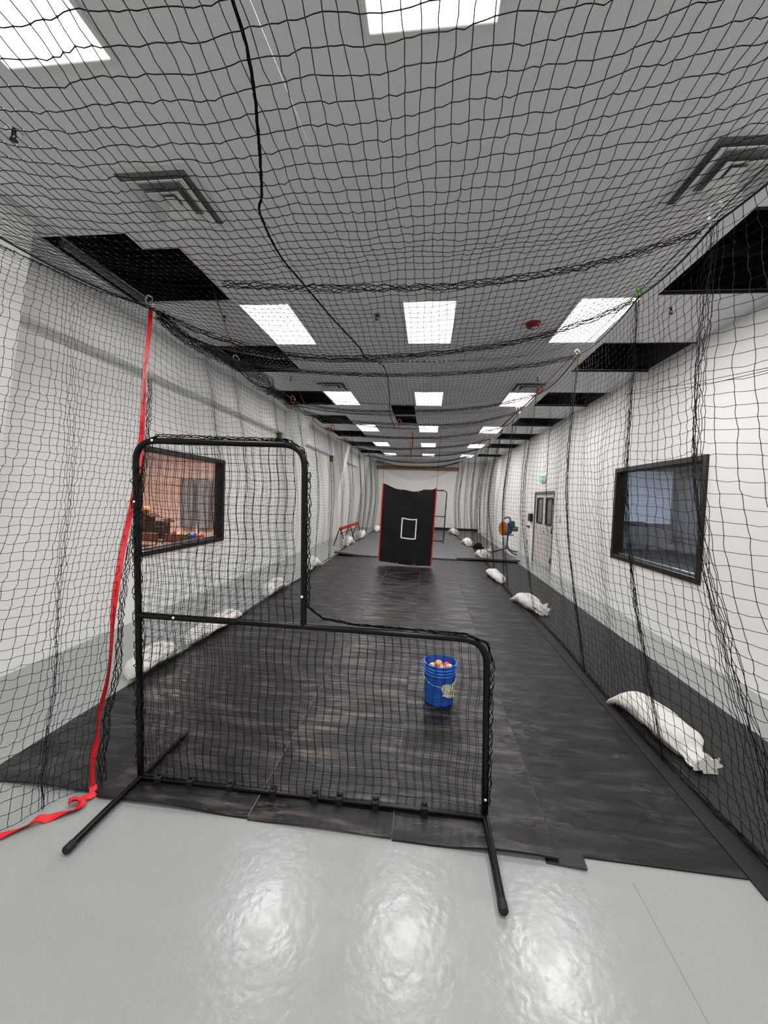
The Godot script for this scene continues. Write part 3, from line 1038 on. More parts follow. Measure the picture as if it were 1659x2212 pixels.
func screen(label: String, material_bolts: bool, mirror := false) -> Node3D:
	var t := thing("pitching_screen", label, "pitching screen")
	var s := -1.0 if mirror else 1.0
	var r := 0.0195
	var pt := func(a: float, y: float, z := 0.0) -> Vector3: return Vector3(s * a, y, z)
	var tall := MB.new()
	tall.tube(rounded([pt.call(0.0, 0.03), pt.call(-0.065, 2.163), pt.call(1.010, 2.160), pt.call(1.034, 1.07)], 0.14), r, 12)
	obj("upper_frame", tall, M.black_tube, t)
	var low := MB.new()
	low.tube(rounded([pt.call(-0.032, 1.072), pt.call(1.03, 1.075), pt.call(2.118, 1.068), pt.call(2.153, 0.02)], 0.15), r, 12)
	obj("lower_frame", low, M.black_tube, t)
	var bar := MB.new()
	bar.tube([pt.call(0.0, 0.03), pt.call(2.153, 0.022)], r * 0.95, 12)
	obj("bottom_rail", bar, M.black_tube, t)
	for q in [[0.0, -0.465, 0.525], [2.153, -0.07, 0.53]]:
		var lg := MB.new()
		var x: float = q[0]
		lg.tube([pt.call(x - 0.0, r + 0.012, q[1]), pt.call(x - 0.0, r + 0.012, -0.0), pt.call(x, r + 0.012, q[2])], r * 1.05, 12)
		var lo := obj("base_leg", lg, M.black_tube, t)
		for e in [[q[1], -1.0], [q[2], 1.0]]:
			var cp := MB.new()
			cp.tube([pt.call(x, r + 0.012, e[0] - e[1] * 0.045), pt.call(x, r + 0.012, e[0] - e[1] * 0.04), pt.call(x, r + 0.012, e[0] - e[1] * 0.002), pt.call(x, r + 0.012, e[0] + e[1] * 0.004)], [r * 1.06, r * 1.18, r * 1.18, r * 0.95], 12)
			obj("rubber_cap", cp, M.black_cap, lo)
	# netting: a bag of two layers over the frame
	var nt := MB.new()
	var c := 0.0505
	var hash_ := RandomNumberGenerator.new()
	hash_.seed = 5
	for layer in [-1.0, 1.0]:
		var z: float = 0.016 * layer
		var nx := int(2.16 / c)
		var ny := int(2.16 / c)
		var off: float = 0.004 * layer
		var node := func(i: int, j: int) -> Vector3:
			var a: float = i * c + 0.02 + off
			var y := j * c + 0.03
			var e: float = 0.010 * sin(i * 0.31 + layer) * sin(j * 0.23 + 1.0) + 0.002 * sin(i * 1.7 + j * 2.3 + layer)
			var low_t := clampf(1.0 - y / 0.5, 0.0, 1.0)
			return Vector3(s * (a - 0.03 * (y / 2.1) + 0.008 * sin(j * 0.8 + i * 0.2)), y - 0.012 * sin(i * 0.15), z * (1.0 - low_t * 0.7) + e)
		for i in range(0, nx + 1):
			var pts := PackedVector3Array()
			var top := ny if i * c < 0.99 else int(1.05 / c)
			for j in top + 1:
				pts.append(node.call(i, j) + Vector3(hash_.randf_range(-0.002, 0.002), 0, 0))
				if j < top:
					nt.knot(node.call(i, j), 0.0038)
			nt.strand(pts, 0.0017)
		for j in range(1, ny + 1):
			var pts := PackedVector3Array()
			var right := nx if j * c < 1.02 else int(1.0 / c)
			for i in right + 1:
				pts.append(node.call(i, j) + Vector3(0, hash_.randf_range(-0.002, 0.002), 0))
			nt.strand(pts, 0.0011)
	var no := obj("screen_netting", nt, M.net, t)
	no.set_meta("kind", "stuff")
	# lacing cord whipped round the tubes
	var lc := MB.new()
	var runs := [
		[[pt.call(-0.005, 0.1), pt.call(-0.06, 2.0)], 0.034], [[pt.call(-0.04, 2.12), pt.call(0.08, 2.195), pt.call(0.5, 2.19), pt.call(0.9, 2.185), pt.call(1.0, 2.13), pt.call(1.03, 2.03)], 0.012],
		[[pt.call(1.035, 2.0), pt.call(1.055, 1.2)], 0.020], [[pt.call(1.05, 1.2), pt.call(1.15, 1.13), pt.call(1.35, 1.105), pt.call(1.7, 1.10), pt.call(2.0, 1.095), pt.call(2.12, 1.05), pt.call(2.15, 0.95)], 0.008],
		[[pt.call(2.145, 0.95), pt.call(2.165, 0.1)], 0.026]]
	var sd := 11
	for q in runs:
		bundle(lc, fine(q[0], 0.022), q[1], 4, 0.003, sd)
		sd += 1
	obj("lacing_cord", lc, M.rope, t)
	for a in [0.126, 0.336, 0.597, 0.874, 1.136, 1.288, 1.509, 1.80]:
		var k := MB.new()
		k.box(pt.call(a, 0.03), Vector3(0.042, r * 2 + 0.016, r * 2 + 0.016), 0.006, Basis(Vector3(0, 0, 1), 0.05))
		k.box(pt.call(a, 0.062), Vector3(0.03, 0.025, 0.02), 0.006)
		obj("tie_strap", k, M.black_cap, t)
	if material_bolts:
		for q in [[0.056, 2.163], [-0.056, 1.785], [1.024, 1.257], [0.213, 1.075], [2.148, 0.14]]:
			var b := MB.new()
			b.lathe(pt.call(q[0], q[1], r - 0.003), [Vector2(0.0, 0.006), Vector2(0.005, 0.0055), Vector2(0.008, 0.003), Vector2(0.0085, 0.0)], 12, Basis(Vector3(1, 0, 0), PI / 2))
			obj("bolt_cap", b, M.white_plastic, t)
	return t

func build_screens() -> void:
	var a := screen("black L-shaped pitching screen standing nearest the camera on the mat edge", true)
	a.position = at(-1.746, 0, 2.235)
	a.rotation.y = atan2(0.03, 2.156)
	var b := screen("black L-shaped pitching screen far down the hall, half hidden by the hanging target", true, true)
	b.position = at(0.72, 0.06, 16.6)
	b.rotation.y = -0.06

# ---------- the hanging target ----------

func build_backdrop() -> void:
	var t := thing("hanging_target", "black canvas pitching target with white square and red side bindings, hung mid-cage", "target")
	var f := func(u: float, v: float) -> Vector3:   # u across, v up
		var xl := lerpf(-1.27, -1.22, v)
		var xr := lerpf(0.15, 0.22, v)
		var x := lerpf(xl, xr, u)
		var yb := lerpf(0.12, 0.05, u) - 0.04 * sin(PI * u)
		var yt := lerpf(2.25, 2.17, u) - 0.15 * pow(sin(PI * u), 0.75) + 0.012 * sin(u * 19.0)
		var y := lerpf(yb, yt, v)
		var e := 0.03 * sin(u * 7.0 + v * 3.0) * sin(v * 5.0 + 0.6) + 0.012 * sin(v * 21.0 + u * 6.0) * (0.3 + absf(v - 0.4)) + 0.05 * sin(PI * u) * (1.0 - v)
		return at(x, y, 10.5 + e + 0.05 * u)
	var front := []
	var back := []
	for i in 49:
		var r1 := []
		var r2 := []
		for j in 33:
			var q: Vector3 = f.call(j / 32.0, i / 48.0)
			r1.append(q)
			r2.append(q + Vector3(0, 0, -0.004))
		front.append(r1)
		back.append(r2)
	var c := MB.new()
	c.grid(front, false, true)
	c.grid(back)
	obj("canvas", c, M.canvas, t)
	for u in [0.0, 1.0]:
		var b := MB.new()
		var path := []
		for i in 41:
			path.append(f.call(u, i / 40.0) + Vector3(0, 0, 0.004))
		b.tube(path, 0.016, 8)
		obj("binding", b, M.red_trim, t)
	var sq := MB.new()
	var u0 := 0.387
	var u1 := 0.678
	var v0 := 0.352
	var v1 := 0.628
	for q in [[u0, u0 + 0.022, v0, v1], [u1 - 0.022, u1, v0, v1], [u0, u1, v0, v0 + 0.0155], [u0, u1, v1 - 0.0155, v1]]:
		var rows := []
		for i in 13:
			var row := []
			for j in 13:
				row.append(f.call(lerpf(q[0], q[1], j / 12.0), lerpf(q[2], q[3], i / 12.0)) + Vector3(0, 0, 0.004))
			rows.append(row)
		sq.grid(rows, false, true)
	obj("strike_square", sq, M.white_paint, t)
	for q in [[0.004, 0.99], [0.996, 0.99], [0.33, 0.985], [0.67, 0.985], [0.004, 0.012], [0.996, 0.012], [0.35, 0.015], [0.68, 0.015]]:
		var g := MB.new()
		var ring := []
		for k in 12:
			ring.append((f.call(q[0], q[1]) as Vector3) + Vector3(cos(TAU * k / 12) * 0.014, sin(TAU * k / 12) * 0.014, 0.008))
		g.tube(ring, 0.004, 6, false, true)
		obj("grommet", g, M.chrome, t)
	for u in [0.0, 1.0]:
		var h := MB.new()
		var top: Vector3 = f.call(u, 1.0)
		h.tube([top, top + Vector3(-0.02 + u * 0.05, 0.7, 0), Vector3(top.x + (u - 0.5) * 0.1, 3.60, top.z)], 0.004, 6)
		obj("hanging_cord", h, M.rope, t)

# ---------- sandbags ----------

func sandbag(a: Vector3, b: Vector3, w: float, h: float, style: int, sd: int, label: String, group: String) -> void:
	# from a (sewn end) to b (tied end); a and b lie on the floor
	var t := thing("sandbag", label, "sandbag", a, 0.0, group)
	var g := RandomNumberGenerator.new()
	g.seed = sd
	var dirv := b - a
	var l := dirv.length()
	dirv = dirv / l
	var sd_v := dirv.cross(Vector3.UP).normalized()
	# station, half width, height, ruffle
	var st: Array
	if style == 0:      # long bag, flat sewn end with two corners, twisted tail
		st = [[0.0, 0.68, 0.20, 0.0], [0.012, 0.66, 0.46, 0.0], [0.05, 0.53, 0.82, 0.0], [0.16, 0.46, 0.98, 0.0], [0.3, 0.48, 1.0, 0.0], [0.45, 0.50, 1.0, 0.0], [0.58, 0.50, 1.0, 0.0], [0.70, 0.49, 0.96, 0.03], [0.77, 0.42, 0.8, 0.08], [0.81, 0.28, 0.5, 0.14], [0.84, 0.24, 0.42, 0.16], [0.89, 0.29, 0.45, 0.16], [0.94, 0.30, 0.42, 0.16], [0.962, 0.20, 0.32, 0.2], [0.975, 0.24, 0.5, 0.25], [1.0, 0.30, 0.66, 0.3]]
	elif style == 1:    # short bag, tied into a rosette
		st = [[0.0, 0.70, 0.20, 0.0], [0.03, 0.62, 0.45, 0.02], [0.12, 0.50, 0.85, 0.0], [0.3, 0.50, 1.0, 0.0], [0.5, 0.52, 1.0, 0.0], [0.63, 0.46, 0.88, 0.03], [0.72, 0.36, 0.7, 0.1], [0.79, 0.28, 0.55, 0.18], [0.84, 0.22, 0.45, 0.22], [0.90, 0.36, 0.75, 0.24], [0.96, 0.40, 0.86, 0.28], [1.0, 0.20, 0.5, 0.3]]
	else:               # lumpy pillow with a waist
		st = [[0.0, 0.20, 0.30, 0.0], [0.04, 0.36, 0.55, 0.02], [0.15, 0.50, 0.85, 0.03], [0.32, 0.53, 1.0, 0.02], [0.5, 0.46, 0.88, 0.05], [0.58, 0.42, 0.78, 0.06], [0.70, 0.46, 0.88, 0.03], [0.85, 0.43, 0.85, 0.0], [0.95, 0.30, 0.6, 0.0], [1.0, 0.04, 0.2, 0.0]]
	var rows := []
	var n := 36
	var bend := g.randf_range(-0.04, 0.04)
	var ph := g.randf() * 6.0
	var fin := []
	for i in st.size() - 1:
		for k in 3:
			var s: Array = []
			for c in 4:
				s.append(lerpf(st[i][c], st[i + 1][c], k / 3.0))
			fin.append(s)
	fin.append(st[-1])
	for s in fin:
		var ring := []
		var c: Vector3 = dirv * (float(s[0]) * l) + sd_v * (sin(float(s[0]) * PI) * bend)
		for k in n:
			var an := TAU * k / n
			var hw: float = w * s[1]
			var hh: float = h * s[2]
			var ru: float = 1.0 + s[3] * (sin(an * 7.0 + ph + float(s[0]) * 9.0) * 0.8 + sin(an * 4.0 + ph * 2.0) * 0.4)
			var lump := 1.0 + 0.035 * sin(an * 3.0 + float(s[0]) * 14.0 + ph) + 0.02 * sin(an * 5.0 - float(s[0]) * 23.0)
			var x := cos(an) * hw * ru * lump
			var y := sin(an)
			y = hh * 0.5 + (hh * 0.5 * ru * lump) * (y if y > 0.0 else y * 0.98)
			if y < hh * 0.14: y = hh * 0.02 + y * 0.1
			ring.append(c + sd_v * x + Vector3(0, maxf(y, 0.002), 0))
		rows.append(ring)
	var mb := MB.new()
	mb.grid(rows, true, true)
	mb.cap(rows[0], -dirv)
	mb.cap(rows[-1], dirv)
	obj("bag_body", mb, M.bag, t)
	if style != 2:
		var tie := MB.new()
		var ring := []
		var s0 := 0.955 if style == 0 else 0.835
		var k2: float = 0.21 if style == 0 else 0.24
		for k in 16:
			var an := TAU * k / 16
			ring.append(dirv * (s0 * l) + sd_v * (cos(an) * w * k2) + Vector3(0, maxf(0.006, h * 0.2 + sin(an) * h * 0.22), 0))
		tie.tube(ring, 0.005, 6, false, true)
		obj("tie_cord", tie, M.bag, t)

func build_bags() -> void:
	var gr := "white sandbags holding down the right netting"
	sandbag(at(1.93, 0.014, 3.80), at(2.03, 0.014, 2.90), 0.29, 0.19, 0, 1, "longest white sandbag, nearest the camera on the right, with a twisted tail", gr)
	sandbag(at(1.80, 0.014, 7.50), at(1.97, 0.014, 6.60), 0.30, 0.22, 1, 2, "white sandbag with a tied rosette end, second along the right netting", gr)
	sandbag(at(1.64, 0.014, 10.1), at(1.74, 0.014, 8.95), 0.28, 0.20, 2, 3, "smooth white sandbag with a pinched waist, third along the right netting", gr)
	sandbag(at(1.80, 0.07, 12.95), at(1.86, 0.07, 12.3), 0.36, 0.24, 1, 4, "white sandbag on the edge of the thick far mat, left of the machine", gr)
	sandbag(at(1.66, 0.07, 16.5), at(1.68, 0.07, 15.4), 0.34, 0.26, 1, 5, "white sandbag lying beyond the mat edge, right of the far screen", gr)
	sandbag(at(1.36, 0.07, 21.3), at(1.56, 0.07, 20.0), 0.34, 0.28, 0, 6, "farthest white sandbag on the right, by the back wall", gr)
	var gl := "white sandbags holding down the left netting"
	sandbag(at(-2.86, 0.0, 4.1), at(-2.82, 0.0, 3.42), 0.28, 0.20, 2, 7, "white sandbag at the foot of the left netting, beside the red strap", gl)
	sandbag(at(-2.76, 0.0, 5.5), at(-2.80, 0.0, 4.3), 0.26, 0.20, 2, 8, "long white sandbag along the left mat edge, seen through the tall part of the screen", gl)
	sandbag(at(-2.84, 0.0, 7.5), at(-2.80, 0.0, 6.6), 0.28, 0.24, 2, 9, "white sandbag seen through the screen near its right upper post", gl)
	sandbag(at(-2.90, 0.0, 9.9), at(-2.86, 0.0, 9.1), 0.34, 0.30, 1, 10, "ruffled white sandbag just right of the tall screen post", gl)
	sandbag(at(-2.88, 0.07, 14.4), at(-2.86, 0.07, 13.6), 0.36, 0.34, 1, 11, "white sandbag at the left wall beneath the red bench", gl)
	sandbag(at(-2.80, 0.07, 17.0), at(-2.78, 0.07, 16.2), 0.34, 0.34, 2, 12, "white sandbag behind the red bench at the left", gl)
	sandbag(at(-2.66, 0.07, 20.8), at(-2.56, 0.07, 19.8), 0.34, 0.30, 2, 13, "farthest white sandbag on the left, beside the hanging target", gl)

# ---------- pitching machine and red bench ----------

func build_machine() -> void:
	var t := thing("pitching_machine", "wheeled pitching machine with tan wheel and blue head on a tripod", "pitching machine", at(2.86, 0.07, 14.2))
	for q in [[Vector3(-0.62, 0.02, 0.1)], [Vector3(0.40, 0.02, -0.1)], [Vector3(0.18, 0.02, 0.75)]]:
		var l := MB.new()
		var e: Vector3 = q[0]
		var k := e * 0.22
		l.tube(smooth_path([Vector3(0, 0.16, 0), Vector3(k.x, 0.10, k.z), e * 0.6 + Vector3(0, 0.02, 0), e], 5), 0.022, 8)
		obj("leg", l, M.legs_dark, t)
	var hub := MB.new()
	hub.lathe(Vector3(0, 0.10, 0), [Vector2(0.0, 0.0), Vector2(0.06, 0.01), Vector2(0.065, 0.09), Vector2(0.04, 0.15), Vector2(0.03, 0.2), Vector2(0.0, 0.2)], 16)
	var ho := obj("hub", hub, M.teal, t)
	var hb := MB.new()
	hb.box(Vector3(-0.03, 0.17, 0.06), Vector3(0.10, 0.07, 0.02), 0.006)
	obj("label_plate", hb, mat(Color(0.82, 0.35, 0.36), 0.5), ho)
	var post := MB.new()
	post.tube([Vector3(0, 0.22, 0), Vector3(0.01, 0.62, 0)], 0.03, 10)
	obj("post", post, M.teal, t)
	var yoke := MB.new()
	yoke.box(Vector3(0.0, 0.68, 0), Vector3(0.16, 0.14, 0.16), 0.02)
	yoke.box(Vector3(0.06, 0.86, 0), Vector3(0.15, 0.40, 0.20), 0.03)
	yoke.box(Vector3(0.12, 1.00, 0.02), Vector3(0.20, 0.24, 0.24), 0.04)
	yoke.box(Vector3(0.10, 0.62, 0.0), Vector3(0.22, 0.03, 0.10), 0.01)
	obj("head_housing", yoke, M.teal, t)
	var wb := Basis(Vector3(0, 1, 0), 0.30) * Basis(Vector3(0, 0, 1), PI / 2)
	var wh := MB.new()
	wh.lathe(Vector3(-0.16, 0.84, 0.02), [Vector2(0.0, 0.04), Vector2(0.10, 0.045), Vector2(0.17, 0.06), Vector2(0.225, 0.06), Vector2(0.245, 0.04), Vector2(0.25, 0.0), Vector2(0.245, -0.04), Vector2(0.225, -0.06), Vector2(0.17, -0.06), Vector2(0.10, -0.045), Vector2(0.0, -0.04)], 32, wb)
	obj("wheel", wh, M.wheel, t)
	var mo := MB.new()
	mo.lathe(Vector3(0.24, 0.84, 0.05), [Vector2(0.0, 0.12), Vector2(0.08, 0.11), Vector2(0.09, 0.08), Vector2(0.09, -0.08), Vector2(0.0, -0.1)], 18, Basis(Vector3(0, 0, 1), PI / 2))
	obj("motor", mo, M.olive, t)
	var ch := MB.new()
	ch.tube(smooth_path([Vector3(0.04, 1.0, 0.05), Vector3(0.06, 1.16, 0.05), Vector3(0.0, 1.24, 0.06), Vector3(-0.16, 1.21, 0.1)], 5), 0.035, 8)
	obj("ball_chute", ch, M.grey_panel, t)
	var pw := MB.new()
	pw.box(Vector3(0, 0.045, 0), Vector3(0.2, 0.09, 0.16), 0.02)
	pw.tube(smooth_path([Vector3(0, 0.08, 0), Vector3(0.1, 0.2, 0.1), Vector3(-0.05, 0.16, 0.15), Vector3(-0.12, 0.02, 0.1)], 5), 0.012, 6)
	var po := obj("coiled_hose", pw, M.vent)
	po.position = at(2.22, 0.07, 14.1)
	tag(po, "pale coil of cord at the left foot of the pitching machine", "coil")
	var mt := thing("black_sack", "small crumpled black sack left of the pitching machine's foot", "sack", at(1.95, 0.07, 14.9))
	var sk := MB.new()
	var rows := []
	for i in 9:
		var ring := []
		var v := i / 8.0
		for k in 20:
			var an := TAU * k / 20
			var r := 0.15 * sqrt(1.0 - v * v) * (1.0 + 0.16 * sin(an * 4.0 + i) + 0.08 * sin(an * 7.0))
			ring.append(Vector3(cos(an) * r * 1.2, v * 0.20 + 0.02 * sin(an * 3.0) * v, sin(an) * r))
		rows.append(ring)
	sk.grid(rows, true)
	obj("sack_body", sk, M.canvas, mt)
	# red bench at the left wall
	var b := thing("red_bench", "folding bench with bright red rail standing by the far left netting", "bench", at(-3.08, 0.05, 15.4))
	var top := MB.new()
	top.box(Vector3(0, 0.62, 0), Vector3(0.08, 0.11, 3.6), 0.012)
	obj("top_rail", top, mat(Color(0.80, 0.20, 0.14), 0.5), b)
	var mid := MB.new()
	mid.box(Vector3(0, 0.44, 0), Vector3(0.04, 0.05, 3.4), 0.008)
	obj("lower_rail", mid, mat(Color(0.78, 0.34, 0.26), 0.5), b)
	for z in [-1.7, 0.0, 1.75]:
		for sx in [-1.0, 1.0]:
			var l := MB.new()
			l.tube([Vector3(sx * 0.02, 0.62, z), Vector3(sx * 0.22, 0.0, z)], 0.02, 8)
			obj("leg", l, M.brown, b)

# ---------- bucket of balls ----------

func build_bucket() -> void:
	var c := at(0.175, 0.0125, 3.58)
	var t := thing("bucket", "blue plastic bucket holding scuffed baseballs, torn silver sticker on its side", "bucket", c)
	var h := 0.368
	var b := MB.new()
	b.lathe(Vector3.ZERO, [Vector2(0.0, 0.0), Vector2(0.125, 0.0), Vector2(0.131, 0.006), Vector2(0.143, 0.265), Vector2(0.145, 0.272), Vector2(0.146, h), Vector2(0.141, h), Vector2(0.139, 0.27), Vector2(0.127, 0.012), Vector2(0.0, 0.012)], 48)
	obj("body", b, M.blue, t)
	var k := 0
	for q in [[0.275, 0.153], [0.302, 0.153], [0.330, 0.153], [h - 0.006, 0.154]]:
		var r := MB.new()
		var y: float = q[0]
		r.lathe(Vector3.ZERO, [Vector2(0.143, y - 0.006), Vector2(q[1], y - 0.005), Vector2(q[1] + 0.001, y), Vector2(q[1], y + 0.004), Vector2(0.143, y + 0.006)], 48)
		obj("rim_ring", r, M.blue_rim, t)
		k += 1
	var hd := MB.new()
	var path := []
	for i in 25:
		var a := PI * i / 24
		path.append(Vector3(cos(a) * 0.158, 0.295 - sin(a) * 0.10, 0.05 + sin(a) * 0.108))
	hd.tube(path, 0.0016, 6)
	obj("bail_handle", hd, M.chrome, t)
	var tp := MB.new()
	var rows := []
	for i in 11:
		var row := []
		for j in 11:
			var u := j / 10.0
			var v := i / 10.0
			var a := PI / 2 - lerpf(0.12, 0.98, u + 0.08 * sin(v * 7.0))
			var y := lerpf(0.105, 0.215, v + 0.05 * sin(u * 8.0) - 0.25 * (1.0 - v) * u)
			var rr := 0.128 + y * 0.056 + 0.0105 + 0.004 * absf(sin(u * 6.0 + v * 4.0)) + 0.010 * smoothstep(0.8, 1.0, u)
			row.append(Vector3(cos(a) * rr, y, sin(a) * rr))
		rows.append(row)
	tp.grid(rows)
	obj("torn_sticker", tp, M.tape, t)
	# balls
	var prof := []
	for j in 17:
		var a := -PI / 2 + PI * j / 16
		prof.append(Vector2(cos(a) * 0.037, sin(a) * 0.037))
	var bm := MB.new()
	bm.lathe(Vector3.ZERO, prof, 24)
	var ball := bm.mesh()
	var sm := MB.new()
	var seam := []
	for i in 72:
		var a := TAU * i / 72
		var v := Vector3(cos(a) + 0.55 * cos(3.0 * a), sin(a) - 0.55 * sin(3.0 * a), 1.5 * sin(2.0 * a)).normalized()
		seam.append(v * 0.0372)
	sm.tube(seam, 0.0014, 4, false, true)
	var seam_m := sm.mesh()
	var g := RandomNumberGenerator.new()
	g.seed = 9
	var spots := [["tan baseball at the left rim of the blue bucket", -0.076, 0.312, 0.035, 0], ["darker tan baseball on top of the others in the bucket", -0.016, 0.338, 0.005, 1], ["pale baseball at the front middle of the bucket", 0.024, 0.318, 0.062, 0], ["tan baseball at the right rim of the bucket", 0.086, 0.314, 0.022, 0], ["bright pink ball half hidden between the tan ones in the bucket", 0.062, 0.300, -0.052, 2],
		["baseball at the back left of the bucket, half covered", -0.066, 0.285, -0.055, 0], ["baseball at the back middle of the bucket", 0.0, 0.285, -0.085, 1], ["baseball low in the front left of the bucket", -0.045, 0.27, 0.088, 1]]
	for q in spots:
		var s := MeshInstance3D.new()
		s.name = numbered("baseball")
		s.mesh = ball
		s.material_override = [M.ball, M.ball2, M.ball_pink][q[4]]
		add_child(s, true)
		s.position = c + Vector3(q[1], q[2], q[3])
		s.rotation = Vector3(g.randf() * 6, g.randf() * 6, g.randf() * 6)
		tag(s, q[0], "ball", "balls in the blue bucket")
		var st := MeshInstance3D.new()
		st.name = "stitching"
		st.mesh = seam_m
		st.material_override = M.stitch
		s.add_child(st, true)

# ---------- fittings on ceiling and walls ----------

func build_fittings() -> void:
	# square diffusers: nested sloping rings round a dark throat
	var vents := [[-1.99, 2.80, "square air vent on the ceiling at the upper left, nearest the camera"], [1.86, 2.80, "square air vent on the ceiling at the upper right, cut by the photo edge"], [-1.98, 7.66, "square air vent left, just in front of the third row of lights"], [1.79, 7.66, "square air vent right, just in front of the third row of lights"]]
	for q in vents:
		var t := thing("air_vent", q[2], "air vent", at(q[0], H, q[1]), 0.0, "square ceiling vents")
		var fr := MB.new()
		square_ring(fr, 0.305, 0.262, -0.012, -0.012)
		square_ring(fr, 0.305, 0.305, 0.0, -0.012)
		obj("frame", fr, M.vent, t)
		var bx := MB.new()
		bx.box(Vector3(0, -0.001, 0), Vector3(0.54, 0.002, 0.54))
		obj("throat", bx, M.throat, t)
		for k in 2:
			var lv := MB.new()
			var o: float = 0.228 - k * 0.105
			square_ring(lv, o, o - 0.072, -0.05, -0.004)
			square_ring(lv, o + 0.004, o - 0.068, -0.046, 0.0)
			square_ring(lv, o + 0.004, o, -0.046, -0.05)
			obj("louvre", lv, M.vent, t)
		var ct := MB.new()
		ct.box(Vector3(0, -0.02, 0), Vector3(0.09, 0.01, 0.09), 0.004)
		obj("centre_plate", ct, M.vent, t)
	# sprinklers
	var sp := [[-2.63, 2.21, "sprinkler head near the upper left edge, by the first light"], [-2.61, 4.67, "sprinkler head left of the left light in the second row"], [-0.70, 4.70, "sprinkler head between the left and middle lights of the second row"], [2.55, 4.65, "sprinkler head below the dark opening at the upper right"], [-2.64, 7.12, "sprinkler head left of the left vent"], [1.81, 7.12, "sprinkler head in front of the right vent"]]
	for q in sp:
		var t := thing("sprinkler", q[2], "sprinkler", at(q[0], H, q[1]), 0.0, "sprinkler heads on the ceiling")
		var a := MB.new()
		a.lathe(Vector3.ZERO, [Vector2(0.0, -0.006), Vector2(0.03, -0.006), Vector2(0.042, -0.002), Vector2(0.043, 0.0)], 20)
		obj("escutcheon", a, M.chrome, t)
		var b := MB.new()
		b.tube([Vector3(0, 0, 0), Vector3(0, -0.02, 0)], 0.012, 8)
		for s in [-1.0, 1.0]:
			b.tube([Vector3(s * 0.012, -0.018, 0), Vector3(s * 0.016, -0.035, 0), Vector3(0, -0.052, 0)], 0.004, 6)
		obj("yoke", b, M.steel_dark, t)
		var dfl := MB.new()
		dfl.lathe(Vector3(0, -0.056, 0), [Vector2(0.0, 0.004), Vector2(0.022, 0.002), Vector2(0.022, 0.0), Vector2(0.0, 0.0)], 12)
		obj("deflector", dfl, M.steel_dark, t)
	var al := thing("fire_alarm", "dark red round fire alarm on the ceiling, left of the right light", "fire alarm", at(1.18, H, 4.97))
	var am := MB.new()
	am.lathe(Vector3.ZERO, [Vector2(0.0, -0.055), Vector2(0.05, -0.053), Vector2(0.075, -0.045), Vector2(0.088, -0.02), Vector2(0.090, 0.0)], 28)
	obj("housing", am, M.alarm, al)
	var ln := MB.new()
	ln.box(Vector3(0.01, -0.06, 0.03), Vector3(0.055, 0.03, 0.035), 0.01)
	obj("strobe_lens", ln, M.chrome, al)
	# service tubes at the left of the openings
	var g := 0
	for q in [[-3.42, 3.3, 4.3, "pale service tube along the left side of the nearest ceiling opening"], [-3.40, 5.68, 6.74, "pale service tube along the left side of the second ceiling opening"]]:
		var pm := MB.new()
		pm.tube([at(q[0], H + 0.05, q[1]), at(q[0], H + 0.05, q[2])], 0.045, 12)
		tag(obj("service_tube", pm, M.grey_panel), q[3], "tube", "tubes in the ceiling openings")
		g += 1
	# exit sign
	var ex := thing("exit_sign", "small green lit exit sign on the right wall above the door", "exit sign", at(XR - 0.02, 2.47, 12.12))
	var hs := MB.new()
	hs.box(Vector3(-0.01, 0.105, 0), Vector3(0.05, 0.21, 0.42), 0.01)
	obj("housing", hs, M.white_plastic, ex)
	var fc := MB.new()
	fc.box(Vector3(-0.037, 0.105, 0), Vector3(0.006, 0.17, 0.36), 0.002)
	obj("face", fc, M.exit_face, ex)
	var tm := TextMesh.new()
	tm.text = "EXIT"
	var fnt := SystemFont.new()
	fnt.font_names = PackedStringArray(["Droid Sans"])
	fnt.font_weight = 700
	tm.font = fnt
	tm.font_size = 32
	tm.pixel_size = 0.0044
	tm.depth = 0.004
	var ti := MeshInstance3D.new()
	ti.name = "lettering"
	ti.mesh = tm
	ti.material_override = M.white_paint
	ex.add_child(ti, true)
	ti.position = Vector3(-0.042, 0.105, 0)
	ti.rotation.y = -PI / 2
	var bx := MB.new()
	bx.box(Vector3.ZERO, Vector3(0.10, 0.26, 0.30), 0.02)
	var bo := obj("wall_dispenser", bx, M.black_plastic)
	bo.position = at(XR - 0.05, 1.38, 13.25)
	tag(bo, "black rounded box on the wall just left of the double door", "dispenser")
	var rd := MB.new()
	rd.box(Vector3.ZERO, Vector3(0.06, 0.05, 0.20), 0.01)
	rd.box(Vector3(-0.01, -0.01, 0.07), Vector3(0.05, 0.03, 0.05), 0.008)
	var ro := obj("door_hook", rd, M.steel_dark)
	ro.position = at(XR - 0.03, 1.06, 13.55)
	tag(ro, "small dark bracket on the wall below the black box by the door", "bracket")
	var th := MB.new()
	th.box(Vector3.ZERO, Vector3(0.03, 0.11, 0.09), 0.008)
	th.box(Vector3(-0.01, -0.08, -0.02), Vector3(0.02, 0.06, 0.04), 0.006)
	var to := obj("thermostat", th, M.vent)
	to.position = at(XR - 0.015, 1.5, 10.49)
	tag(to, "small pale thermostat on the wall right of the door", "thermostat")
	var sw := MB.new()
	sw.box(Vector3.ZERO, Vector3(0.02, 0.16, 0.06), 0.006)
	var so := obj("wall_outlet", sw, M.grey_panel)
	so.position = at(XR - 0.01, 0.52, 13.7)
	tag(so, "small grey outlet low on the wall left of the door", "outlet")

